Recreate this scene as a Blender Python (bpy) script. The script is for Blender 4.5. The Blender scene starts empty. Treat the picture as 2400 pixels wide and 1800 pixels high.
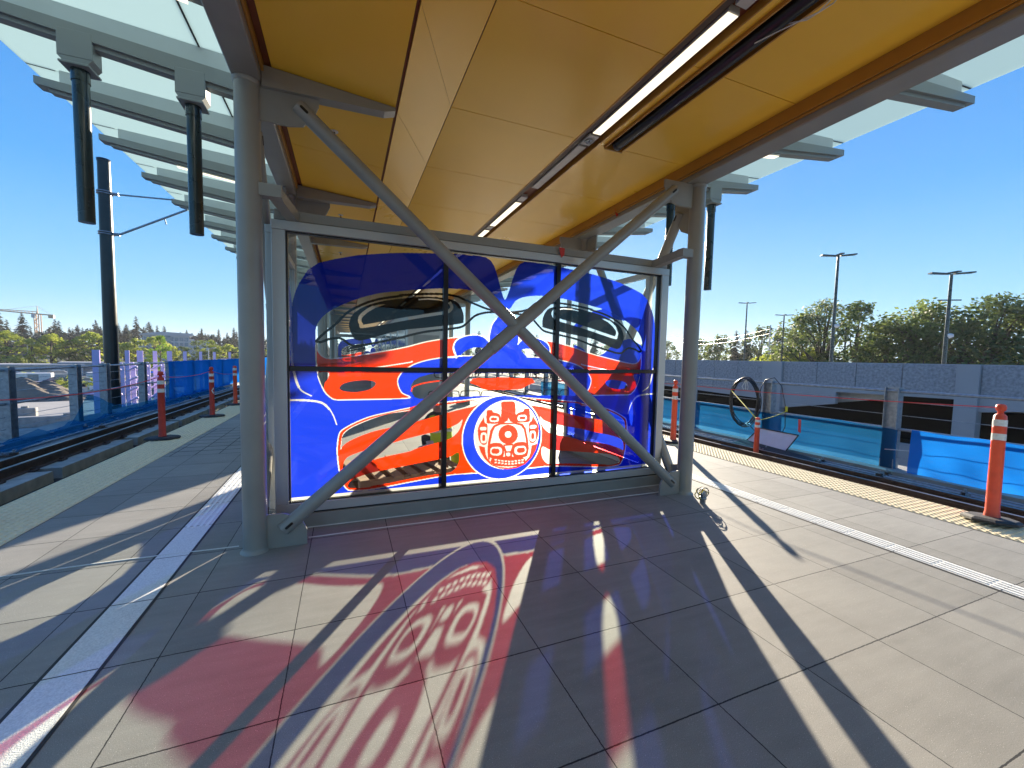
import bpy, bmesh, math, random
import numpy as np
from mathutils import Vector, Matrix
random.seed(7)
PI=math.pi; sc=bpy.context.scene; col=sc.collection
# ---------------- camera ----------------
yaw,pit,rol,FPX=0.384704,-0.0636231,0.0206635,962.846
CAM=Vector((0,0,1.55))
fw=Vector((math.sin(yaw)*math.cos(pit),math.cos(yaw)*math.cos(pit),math.sin(pit)))
rt=Vector((math.cos(yaw),-math.sin(yaw),0)); up=rt.cross(fw)
r2=rt*math.cos(rol)+up*math.sin(rol); u2=-rt*math.sin(rol)+up*math.cos(rol)
cd=bpy.data.cameras.new('camera'); cam=bpy.data.objects.new('camera',cd); col.objects.link(cam)
cam.matrix_world=Matrix(((r2.x,u2.x,-fw.x,0),(r2.y,u2.y,-fw.y,0),(r2.z,u2.z,-fw.z,1.55),(0,0,0,1)))
cd.sensor_width=36; cd.lens=36*FPX/2400; cd.clip_start=.05; cd.clip_end=4000; sc.camera=cam
# ---------------- sky, sun, exposure ----------------
SUN_AZ,SUN_EL=math.radians(31.8),math.radians(14.35)
w=bpy.data.worlds.new('World'); sc.world=w; w.use_nodes=True
wn=w.node_tree; bg=wn.nodes['Background']
sky=wn.nodes.new('ShaderNodeTexSky'); sky.sky_type='NISHITA'; sky.sun_disc=False
sky.sun_elevation=SUN_EL; sky.sun_rotation=SUN_AZ; sky.air_density=1.0; sky.dust_density=.35; sky.ozone_density=1.6
# late-summer clear sky: the physical sky, range-compressed, blended with a blue zenith-to-horizon gradient
gm=wn.nodes.new('ShaderNodeGamma'); gm.inputs[1].default_value=.5; wn.links.new(sky.outputs[0],gm.inputs[0])
tcw=wn.nodes.new('ShaderNodeTexCoord'); sxy=wn.nodes.new('ShaderNodeSeparateXYZ'); wn.links.new(tcw.outputs['Generated'],sxy.inputs[0])
rmp=wn.nodes.new('ShaderNodeValToRGB'); wn.links.new(sxy.outputs[2],rmp.inputs[0])
E=rmp.color_ramp.elements; E[0].position=0; E[0].color=(.98,1.70,2.12,1); E[1].position=.62; E[1].color=(.0,.40,1.6,1)
e=E.new(.10); e.color=(.44,1.30,2.10,1); e=E.new(.30); e.color=(.07,.80,1.98,1)
mxw=wn.nodes.new('ShaderNodeMix'); mxw.data_type='RGBA'; mxw.clamp_result=False; mxw.inputs[0].default_value=.13
wn.links.new(rmp.outputs[0],mxw.inputs[6]); wn.links.new(gm.outputs[0],mxw.inputs[7]); wn.links.new(mxw.outputs[2],bg.inputs[0]); bg.inputs[1].default_value=.13
sd=bpy.data.lights.new('sun','SUN'); sd.energy=4.45; sd.angle=math.radians(.53); sd.color=(1,.87,.68)
so=bpy.data.objects.new('sun',sd); col.objects.link(so)
sv=Vector((math.sin(SUN_AZ)*math.cos(SUN_EL),math.cos(SUN_AZ)*math.cos(SUN_EL),math.sin(SUN_EL)))
so.rotation_euler=sv.to_track_quat('Z','Y').to_euler(); so.location=(0,-20,30)
sc.view_settings.view_transform='Standard'; sc.view_settings.look='None'; sc.view_settings.exposure=1.95; sc.view_settings.gamma=1
sc.render.engine='CYCLES'
sc.cycles.transparent_max_bounces=24; sc.cycles.max_bounces=8; sc.cycles.diffuse_bounces=4; sc.cycles.caustics_reflective=False; sc.cycles.caustics_refractive=False

# ---------------- materials ----------------
def nodes(name):
    m=bpy.data.materials.new(name); m.use_nodes=True; nt=m.node_tree
    return m,nt,nt.nodes['Principled BSDF']
def N(nt,t,**k):
    n=nt.nodes.new(t)
    for a,b in k.items():
        if hasattr(n,a): setattr(n,a,b)
        else: n.inputs[a].default_value=b
    return n
def mat(name,c,rough=.6,metal=0,var=.12,scale=6,bump=0,bscale=60,spec=.5,coat=0,c2=None,stretch=None):
    """painted / metal / concrete surface: colour varied by two noises, optional fine bump"""
    m,nt,b=nodes(name); L=nt.links
    tc=N(nt,'ShaderNodeTexCoord'); src=tc.outputs['Object']
    if stretch:
        mp=N(nt,'ShaderNodeMapping'); mp.inputs['Scale'].default_value=stretch; L.new(src,mp.inputs[0]); src=mp.outputs[0]
    n1=N(nt,'ShaderNodeTexNoise'); n1.inputs['Scale'].default_value=scale; n1.inputs['Detail'].default_value=6; L.new(src,n1.inputs['Vector'])
    mr=N(nt,'ShaderNodeMapRange'); mr.inputs[1].default_value=.3; mr.inputs[2].default_value=.7; L.new(n1.outputs['Fac'],mr.inputs[0])
    mx=N(nt,'ShaderNodeMix',data_type='RGBA'); L.new(mr.outputs[0],mx.inputs[0])
    c2=c2 or tuple(x*(1+var) for x in c)
    mx.inputs[6].default_value=(*[x*(1-var) for x in c],1); mx.inputs[7].default_value=(*[min(1,x) for x in c2],1)
    L.new(mx.outputs[2],b.inputs['Base Color'])
    b.inputs['Metallic'].default_value=metal; b.inputs['Specular IOR Level'].default_value=spec
    rr=N(nt,'ShaderNodeMapRange'); rr.inputs[3].default_value=max(0,rough-.08); rr.inputs[4].default_value=min(1,rough+.08); L.new(n1.outputs['Fac'],rr.inputs[0]); L.new(rr.outputs[0],b.inputs['Roughness'])
    if coat: b.inputs['Coat Weight'].default_value=coat; b.inputs['Coat Roughness'].default_value=.12
    if bump:
        n2=N(nt,'ShaderNodeTexNoise'); n2.inputs['Scale'].default_value=bscale; n2.inputs['Detail'].default_value=5; L.new(src,n2.inputs['Vector'])
        bp=N(nt,'ShaderNodeBump'); bp.inputs['Strength'].default_value=bump; bp.inputs['Distance'].default_value=.02; L.new(n2.outputs['Fac'],bp.inputs['Height']); L.new(bp.outputs[0],b.inputs['Normal'])
    return m
def film(name,trans,tl,mixf,diff=.12):
    """translucent vinyl film: lets tinted light through, glows softly when the sun is behind"""
    m,nt,b=nodes(name); nt.nodes.remove(b); L=nt.links; o=nt.nodes['Material Output']
    t=N(nt,'ShaderNodeBsdfTransparent'); t.inputs[0].default_value=(*trans,1)
    s=N(nt,'ShaderNodeBsdfTranslucent'); s.inputs[0].default_value=(*tl,1)
    d=N(nt,'ShaderNodeBsdfDiffuse'); d.inputs[0].default_value=(*tl,1)
    m0=N(nt,'ShaderNodeMixShader'); m0.inputs[0].default_value=diff; L.new(s.outputs[0],m0.inputs[1]); L.new(d.outputs[0],m0.inputs[2])
    m1=N(nt,'ShaderNodeMixShader'); m1.inputs[0].default_value=mixf; L.new(t.outputs[0],m1.inputs[1]); L.new(m0.outputs[0],m1.inputs[2])
    L.new(m1.outputs[0],o.inputs[0]); return m
def glass(name,tint,ior=1.5,rough=.0,boost=1.0):
    m,nt,b=nodes(name); nt.nodes.remove(b); L=nt.links; o=nt.nodes['Material Output']
    t=N(nt,'ShaderNodeBsdfTransparent'); t.inputs[0].default_value=(*tint,1)
    g=N(nt,'ShaderNodeBsdfGlossy'); g.inputs['Roughness'].default_value=rough
    f=N(nt,'ShaderNodeLayerWeight'); f.inputs[0].default_value=.5   # facing term, same from both sides of the pane
    pw=N(nt,'ShaderNodeMath',operation='POWER'); pw.inputs[1].default_value=5; L.new(f.outputs['Facing'],pw.inputs[0])
    mu=N(nt,'ShaderNodeMath',operation='MULTIPLY_ADD'); mu.inputs[1].default_value=.9; mu.inputs[2].default_value=.045*boost; mu.use_clamp=True; L.new(pw.outputs[0],mu.inputs[0])
    x=N(nt,'ShaderNodeMixShader'); L.new(mu.outputs[0],x.inputs[0]); L.new(t.outputs[0],x.inputs[1]); L.new(g.outputs[0],x.inputs[2]); L.new(x.outputs[0],o.inputs[0]); return m
def emit(name,c,s):
    m,nt,b=nodes(name); b.inputs['Base Color'].default_value=(.8,.8,.8,1); b.inputs['Emission Color'].default_value=(*c,1); b.inputs['Emission Strength'].default_value=s; return m
def paving():
    """24 inch concrete pavers: joints in object space, per-slab tone, sandblasted grain, scattered mica"""
    m,nt,b=nodes('paver_concrete'); L=nt.links
    tc=N(nt,'ShaderNodeTexCoord'); sp=N(nt,'ShaderNodeSeparateXYZ'); L.new(tc.outputs['Object'],sp.inputs[0])
    def M(op,a,bv=None,c=None):
        n=N(nt,'ShaderNodeMath',operation=op)
        for i,v in enumerate((a,bv,c)):
            if v is None: continue
            if isinstance(v,(int,float)): n.inputs[i].default_value=v
            else: L.new(v,n.inputs[i])
        return n.outputs[0]
    nz=N(nt,'ShaderNodeTexNoise'); nz.inputs['Scale'].default_value=45; L.new(tc.outputs['Object'],nz.inputs['Vector'])
    wob=M('MULTIPLY',M('SUBTRACT',nz.outputs['Fac'],.5),.006)
    def joint(coord,off,per,hw):
        f=M('FRACT',M('DIVIDE',M('ADD',M('SUBTRACT',coord,off),wob),per))
        d=M('MULTIPLY',M('MINIMUM',f,M('SUBTRACT',1.0,f)),per)
        return M('LESS_THAN',d,hw)
    X,Y=sp.outputs[0],sp.outputs[1]
    jx=joint(X,.338,.6115,.0028); jy=joint(Y,.055,.6115,.0036)
    # small 300 mm pavers in one bay on the left
    inb=M('MULTIPLY',M('MULTIPLY',M('GREATER_THAN',Y,7.4),M('LESS_THAN',Y,9.85)),M('LESS_THAN',X,-.89))
    j2=M('MAXIMUM',joint(X,.338-.3057,.6115,.007),joint(Y,.055-.3057,.6115,.013))
    j3=M('MAXIMUM',joint(X,.338,.6115,.007),joint(Y,.055,.6115,.013))
    jj=M('MAXIMUM',M('MAXIMUM',jx,jy),M('MULTIPLY',M('MAXIMUM',j2,j3),inb))
    # slab id
    cx=M('FLOOR',M('DIVIDE',M('SUBTRACT',X,.338),.6115)); cy=M('FLOOR',M('DIVIDE',M('SUBTRACT',Y,.055),.6115))
    cb=N(nt,'ShaderNodeCombineXYZ'); L.new(cx,cb.inputs[0]); L.new(cy,cb.inputs[1])
    wn_=N(nt,'ShaderNodeTexWhiteNoise'); L.new(cb.outputs[0],wn_.inputs[0])
    n1=N(nt,'ShaderNodeTexNoise'); n1.inputs['Scale'].default_value=1.6; n1.inputs['Detail'].default_value=8; n1.inputs['Roughness'].default_value=.6; L.new(tc.outputs['Object'],n1.inputs['Vector'])
    n2=N(nt,'ShaderNodeTexNoise'); n2.inputs['Scale'].default_value=260; n2.inputs['Detail'].default_value=4; L.new(tc.outputs['Object'],n2.inputs['Vector'])
    mp=N(nt,'ShaderNodeMapping'); mp.inputs['Scale'].default_value=(2,14,1); mp.inputs['Rotation'].default_value=(0,0,.5); L.new(tc.outputs['Object'],mp.inputs[0])
    n3=N(nt,'ShaderNodeTexNoise'); n3.inputs['Scale'].default_value=1.3; n3.inputs['Detail'].default_value=7; L.new(mp.outputs[0],n3.inputs['Vector'])
    v=M('ADD',M('ADD',M('MULTIPLY',wn_.outputs[0],.13),M('MULTIPLY',n1.outputs['Fac'],.36)),M('ADD',M('MULTIPLY',n2.outputs['Fac'],.75),M('MULTIPLY',n3.outputs['Fac'],.22)))
    cr=N(nt,'ShaderNodeValToRGB'); L.new(v,cr.inputs[0]); e=cr.color_ramp.elements
    e[0].position=.46; e[0].color=(.150,.148,.138,1); e[1].position=1.0; e[1].color=(.35,.34,.315,1)
    # pale mica flecks
    vo=N(nt,'ShaderNodeTexVoronoi'); vo.inputs['Scale'].default_value=420; L.new(tc.outputs['Object'],vo.inputs['Vector'])
    sep=N(nt,'ShaderNodeSeparateXYZ'); L.new(vo.outputs['Color'],sep.inputs[0])
    gl=M('MULTIPLY',M('GREATER_THAN',sep.outputs[0],.985),M('LESS_THAN',vo.outputs['Distance'],.35))
    mg=N(nt,'ShaderNodeMix',data_type='RGBA'); L.new(gl,mg.inputs[0]); L.new(cr.outputs[0],mg.inputs[6]); mg.inputs[7].default_value=(.75,.73,.68,1)
    mj=N(nt,'ShaderNodeMix',data_type='RGBA'); L.new(jj,mj.inputs[0]); L.new(mg.outputs[2],mj.inputs[6]); mj.inputs[7].default_value=(.02,.02,.022,1)
    L.new(mj.outputs[2],b.inputs['Base Color']); b.inputs['Roughness'].default_value=.72; b.inputs['Specular IOR Level'].default_value=.35
    h=M('SUBTRACT',M('MULTIPLY',n2.outputs['Fac'],.25),jj)
    bp=N(nt,'ShaderNodeBump'); bp.inputs['Strength'].default_value=.35; bp.inputs['Distance'].default_value=.006; L.new(h,bp.inputs['Height']); L.new(bp.outputs[0],b.inputs['Normal'])
    return m
def leafmat(name,c,c2,tl=.45):
    m,nt,b=nodes(name); L=nt.links; o=nt.nodes['Material Output']
    tc=N(nt,'ShaderNodeTexCoord'); oi=N(nt,'ShaderNodeObjectInfo')
    n=N(nt,'ShaderNodeTexNoise'); n.inputs['Scale'].default_value=.9; n.inputs['Detail'].default_value=5; L.new(tc.outputs['Object'],n.inputs['Vector'])
    ad=N(nt,'ShaderNodeMath',operation='ADD'); L.new(n.outputs['Fac'],ad.inputs[0]); mu=N(nt,'ShaderNodeMath',operation='MULTIPLY'); L.new(oi.outputs['Random'],mu.inputs[0]); mu.inputs[1].default_value=.35; L.new(mu.outputs[0],ad.inputs[1])
    mr=N(nt,'ShaderNodeMapRange'); mr.inputs[1].default_value=.4; mr.inputs[2].default_value=.95; L.new(ad.outputs[0],mr.inputs[0])
    mx=N(nt,'ShaderNodeMix',data_type='RGBA'); L.new(mr.outputs[0],mx.inputs[0]); mx.inputs[6].default_value=(*c,1); mx.inputs[7].default_value=(*c2,1)
    L.new(mx.outputs[2],b.inputs['Base Color']); b.inputs['Roughness'].default_value=.6
    t=N(nt,'ShaderNodeBsdfTranslucent'); L.new(mx.outputs[2],t.inputs[0])
    s=N(nt,'ShaderNodeMixShader'); s.inputs[0].default_value=tl; L.new(b.outputs[0],s.inputs[1]); L.new(t.outputs[0],s.inputs[2]); L.new(s.outputs[0],o.inputs[0])
    return m
M={}
M['paver']=paving()
M['slab']=mat('cast_concrete',(.30,.295,.27),.85,var=.2,scale=3,bump=.5,bscale=90)
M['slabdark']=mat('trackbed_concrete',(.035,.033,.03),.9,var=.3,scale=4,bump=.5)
M['plinth']=mat('plinth_concrete',(.40,.39,.34),.85,var=.22,scale=5,bump=.5,bscale=70)
M['tactile']=mat('tactile_yellow',(.78,.66,.42),.7,var=.08,scale=20,bump=.2,bscale=200)
M['white']=mat('white_guide_stone',(.70,.70,.68),.6,var=.16,scale=120,bump=.25,bscale=180)
M['bar']=mat('white_guide_bar',(.80,.80,.77),.5,var=.05,scale=30)
M['black']=mat('black_rubber',(.022,.022,.024),.7,var=.25,scale=15,bump=.3,bscale=120)
M['joint']=mat('dark_joint',(.03,.03,.032),.8)
M['steel']=mat('grey_steel_paint',(.27,.265,.24),.36,var=.09,scale=3,bump=.06,bscale=160,coat=.15)
M['steel3']=mat('pale_steel_paint',(.52,.58,.60),.4,var=.04,scale=3)
M['steel2']=mat('blue_grey_steel_paint',(.25,.275,.275),.45,var=.04,scale=3,bump=.05,bscale=160)
M['alu']=mat('anodised_aluminium',(.46,.48,.48),.34,metal=.35,var=.03,scale=2,bump=.03,bscale=200)
M['gold']=mat('golden_soffit_paint',(.95,.56,.055),.30,var=.04,scale=1.2,bump=.03,bscale=4,coat=.05,spec=.34)
M['goldgap']=mat('soffit_shadow_gap',(.16,.045,.012),.6)
M['brownedge']=mat('soffit_brown_edge',(.42,.20,.03),.45,var=.05)
M['diff']=emit('lamp_diffuser',(1,.88,.62),.42)
M['diffoff']=mat('lamp_housing_grey',(.5,.48,.44),.4)
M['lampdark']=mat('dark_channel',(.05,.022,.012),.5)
M['pipeblack']=mat('black_pipe',(.012,.014,.015),.3,var=.2)
M['postdark']=mat('dark_green_post_paint',(.018,.03,.03),.28,var=.15,coat=.3)
M['ocs']=mat('weathered_dark_steel',(.022,.026,.026),.33,metal=.4,var=.2,scale=4,coat=.2)
M['galv']=mat('galvanised_steel',(.31,.34,.37),.42,metal=.6,var=.22,scale=14,bump=.05)
M['rail']=mat('rusty_rail_steel',(.085,.05,.035),.65,metal=.3,var=.35,scale=12,bump=.3)
M['railtop']=mat('rail_head',(.24,.20,.17),.36,metal=.7,var=.2,scale=10)
M['glass']=glass('clear_glass',(.93,.97,.95),1.5,boost=.85)
M['cglass']=film('frosted_canopy_glass',(.45,.55,.52),(.66,.77,.72),.93)
M['seal']=mat('glass_seal',(.05,.055,.06),.6)
M['fB']=film('blue_film',(.03,.05,.46),(.008,.034,.56),.66)
M['fR']=film('red_film',(.85,.06,.07),(.95,.045,.003),.50)
M['fK']=film('black_film',(.03,.036,.04),(.006,.006,.006),.6)
M['fW']=film('white_film',(.97,.97,.95),(.95,.95,.93),.35)
M['mull']=mat('black_mullion',(.006,.006,.007),.35,var=.1)
M['orange']=mat('orange_plastic',(.80,.085,.03),.42,var=.1,scale=9,bump=.05)
M['orange2']=mat('faded_red_plastic',(.55,.05,.03),.5,var=.15,scale=9)
M['reflect']=mat('white_reflective_band',(.72,.72,.70),.3,var=.12,scale=40)
M['blue']=film('blue_debris_net',(.10,.35,.75),(.012,.22,.74),.84,.5)
M['bluethin']=film('thin_blue_net',(.13,.42,.68),(.02,.20,.46),.46,.5)
M['bluepale']=film('pale_blue_net',(.34,.66,.86),(.03,.28,.55),.36,.5)
M['rope_y']=mat('yellow_rope',(.75,.6,.03),.6)
M['string_r']=mat('red_string',(.7,.06,.07),.6)
M['cable']=mat('black_cable',(.015,.015,.018),.35)
M['panelw']=mat('pale_lilac_panel',(.62,.60,.72),.4,var=.05)
M['purple']=mat('lilac_primer_steel',(.66,.55,.80),.5,var=.08,scale=.8)
M['gar']=mat('garage_smooth_concrete',(.37,.375,.38),.85,var=.08,scale=.6,bump=.2)
M['gartex']=mat('garage_textured_panel',(.31,.32,.335),.9,var=.27,scale=11,bump=1.0,bscale=14)
M['garlight']=mat('garage_ramp_white',(.62,.60,.57),.8)
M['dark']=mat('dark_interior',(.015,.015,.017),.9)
M['bark']=mat('bark',(.10,.075,.055),.9,var=.3,bump=.5)
M['leafG']=leafmat('leaf_green',(.075,.115,.03),(.21,.26,.07),.55)
M['leafY']=leafmat('leaf_yellow_green',(.24,.30,.04),(.52,.54,.10),.5)
M['leafC']=leafmat('conifer_needles',(.022,.04,.026),(.045,.065,.04),.25)
M['leafL']=leafmat('leaf_lime',(.22,.36,.03),(.34,.45,.05),.45)
M['dirt']=mat('site_soil',(.20,.175,.145),.95,var=.3,scale=.05,bump=.6,bscale=.5,c2=(.36,.32,.26))
M['mound']=mat('spoil_heap_soil',(.17,.14,.105),.95,var=.35,scale=.5,bump=1.0,bscale=1.5)
M['pave']=mat('site_concrete_slab',(.36,.34,.30),.85,var=.1,scale=.5)
M['hill']=mat('wooded_hill',(.04,.055,.03),.95,var=.4,scale=.05)
M['bwall']=mat('office_concrete',(.42,.44,.46),.6,var=.08,scale=.2)
M['bglass']=mat('office_window_glass',(.10,.17,.22),.12,var=.3,scale=.15,spec=.8)
M['roof']=mat('flat_roof',(.35,.36,.37),.8)
M['craney']=mat('crane_paint',(.50,.30,.16),.5,var=.15)
M['tape']=mat('red_tape',(.55,.03,.02),.5)
M['wood']=mat('pallet_wood',(.40,.27,.15),.8,var=.25,scale=4,stretch=(1,12,1))
M['hivis']=mat('hivis_cloth',(.55,.75,.04),.8)
M['cloth']=mat('dark_work_trousers',(.03,.035,.05),.9)
M['skin']=mat('skin',(.48,.28,.20),.6)
M['carw']=mat('white_car_paint',(.75,.76,.77),.3,coat=.6); M['cars']=mat('silver_car_paint',(.42,.44,.46),.3,metal=.5,coat=.6); M['carb']=mat('dark_blue_car_paint',(.04,.06,.12),.3,coat=.6)
M['caulk']=mat('white_caulk',(.66,.65,.62),.7)

# ---------------- mesh builder ----------------
class B:
    def __init__(s): s.v=[]; s.f=[]; s.m=[]; s.sm=[]; s.cur=0
    def add(s,vs,fs,smooth=False):
        o=len(s.v); s.v+= [tuple(v) for v in vs]
        for f in fs: s.f.append(tuple(o+i for i in f)); s.m.append(s.cur); s.sm.append(smooth)
        return s
    def box(s,x0,x1,y0,y1,z0,z1):
        v=[(x,y,z) for x in (x0,x1) for y in (y0,y1) for z in (z0,z1)]
        return s.add(v,[(0,1,3,2),(4,6,7,5),(0,4,5,1),(2,3,7,6),(0,2,6,4),(1,5,7,3)])
    def bev(s,x0,x1,y0,y1,z0,z1,b=.004):
        """box with small chamfers on all edges"""
        bm=bmesh.new(); bmesh.ops.create_cube(bm,size=1)
        bmesh.ops.scale(bm,vec=(x1-x0,y1-y0,z1-z0),verts=bm.verts); bmesh.ops.translate(bm,vec=((x0+x1)/2,(y0+y1)/2,(z0+z1)/2),verts=bm.verts)
        bmesh.ops.bevel(bm,geom=bm.edges[:],offset=b,segments=1,affect='EDGES'); bm.verts.index_update()
        s.add([v.co[:] for v in bm.verts],[[v.index for v in f.verts] for f in bm.faces]); bm.free(); return s
    def prism(s,pts,d):
        """closed outline (3-D points) extruded by vector d"""
        n=len(pts); P=[Vector(q) for q in pts]; d=Vector(d)
        v=[tuple(q) for q in P]+[tuple(q+d) for q in P]
        f=[tuple(range(n-1,-1,-1)),tuple(range(n,2*n))]+[(i,(i+1)%n,n+(i+1)%n,n+i) for i in range(n)]
        return s.add(v,f)
    def tube(s,a,b,r,r1=None,n=14,cap=True):
        a=Vector(a); b=Vector(b); r1=r if r1 is None else r1; d=(b-a).normalized()
        x=d.orthogonal().normalized(); y=d.cross(x)
        v=[];
        for c,rr in ((a,r),(b,r1)):
            for i in range(n): t=2*PI*i/n; v.append(tuple(c+(x*math.cos(t)+y*math.sin(t))*rr))
        s.add(v,[(i,(i+1)%n,n+(i+1)%n,n+i) for i in range(n)],True)
        if cap: s.add(v[:n],[tuple(range(n-1,-1,-1))]); s.add(v[n:],[tuple(range(n))])
        return s
    def path(s,pts,r,n=6,closed=False):
        P=[Vector(q) for q in pts]; N_=len(P); v=[]; 
        x=None
        for i in range(N_):
            d=((P[(i+1)%N_]-P[i-1]) if closed else (P[min(i+1,N_-1)]-P[max(i-1,0)])).normalized()
            x=(x-d*x.dot(d)).normalized() if x is not None and (x-d*x.dot(d)).length>1e-4 else d.orthogonal().normalized()
            y=d.cross(x)
            for k in range(n): t=2*PI*k/n; v.append(tuple(P[i]+(x*math.cos(t)+y*math.sin(t))*r))
        f=[]
        for i in range(N_ if closed else N_-1):
            j=(i+1)%N_
            for k in range(n): f.append((i*n+k,i*n+(k+1)%n,j*n+(k+1)%n,j*n+k))
        return s.add(v,f,True)
    def lathe(s,prof,c=(0,0,0),n=20):
        """profile [(r,z)] around z axis"""
        v=[];f=[]
        for r,z in prof:
            for i in range(n): t=2*PI*i/n; v.append((c[0]+r*math.cos(t),c[1]+r*math.sin(t),c[2]+z))
        for j in range(len(prof)-1):
            for i in range(n): f.append((j*n+i,j*n+(i+1)%n,(j+1)*n+(i+1)%n,(j+1)*n+i))
        s.add(v,f,True)
        if prof[0][0]>1e-5: s.add(v[:n],[tuple(range(n-1,-1,-1))])
        if prof[-1][0]>1e-5: s.add(v[-n:],[tuple(range(n))])
        return s
    def quad(s,a,b,c,d): return s.add([a,b,c,d],[(0,1,2,3)])
    def obj(s,name,m,parent=None):
        me=bpy.data.meshes.new(name); me.from_pydata(s.v,[],s.f)
        ms=m if isinstance(m,(list,tuple)) else [m]
        for q in ms: me.materials.append(M[q])
        me.polygons.foreach_set('material_index',s.m); me.polygons.foreach_set('use_smooth',s.sm); me.update()
        o=bpy.data.objects.new(name,me); col.objects.link(o)
        if parent: o.parent=parent
        return o
def tag(o,label=None,cat=None,group=None,kind=None):
    for k,v in (('label',label),('category',cat),('group',group),('kind',kind)):
        if v: o[k]=v
    return o
def thing(name,label,cat,loc=(0,0,0),rz=0,group=None):
    o=bpy.data.objects.new(name,None); col.objects.link(o); o.location=loc; o.rotation_euler=(0,0,rz); o.empty_display_size=.2
    return tag(o,label,cat,group)
def struct(o): o['kind']='structure'; return o
def dup(root,loc=None,rz=None,label=None,scale=None):
    r=root.copy(); col.objects.link(r)
    if loc is not None: r.location=loc
    if rz is not None: r.rotation_euler=(0,0,rz)
    if scale is not None: r.scale=(scale,)*3 if isinstance(scale,(int,float)) else scale
    if label: r['label']=label
    for ch in list(root.children):
        c=ch.copy(); col.objects.link(c); c.parent=r
        for g in list(ch.children):
            d=g.copy(); col.objects.link(d); d.parent=c
    return r

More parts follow.
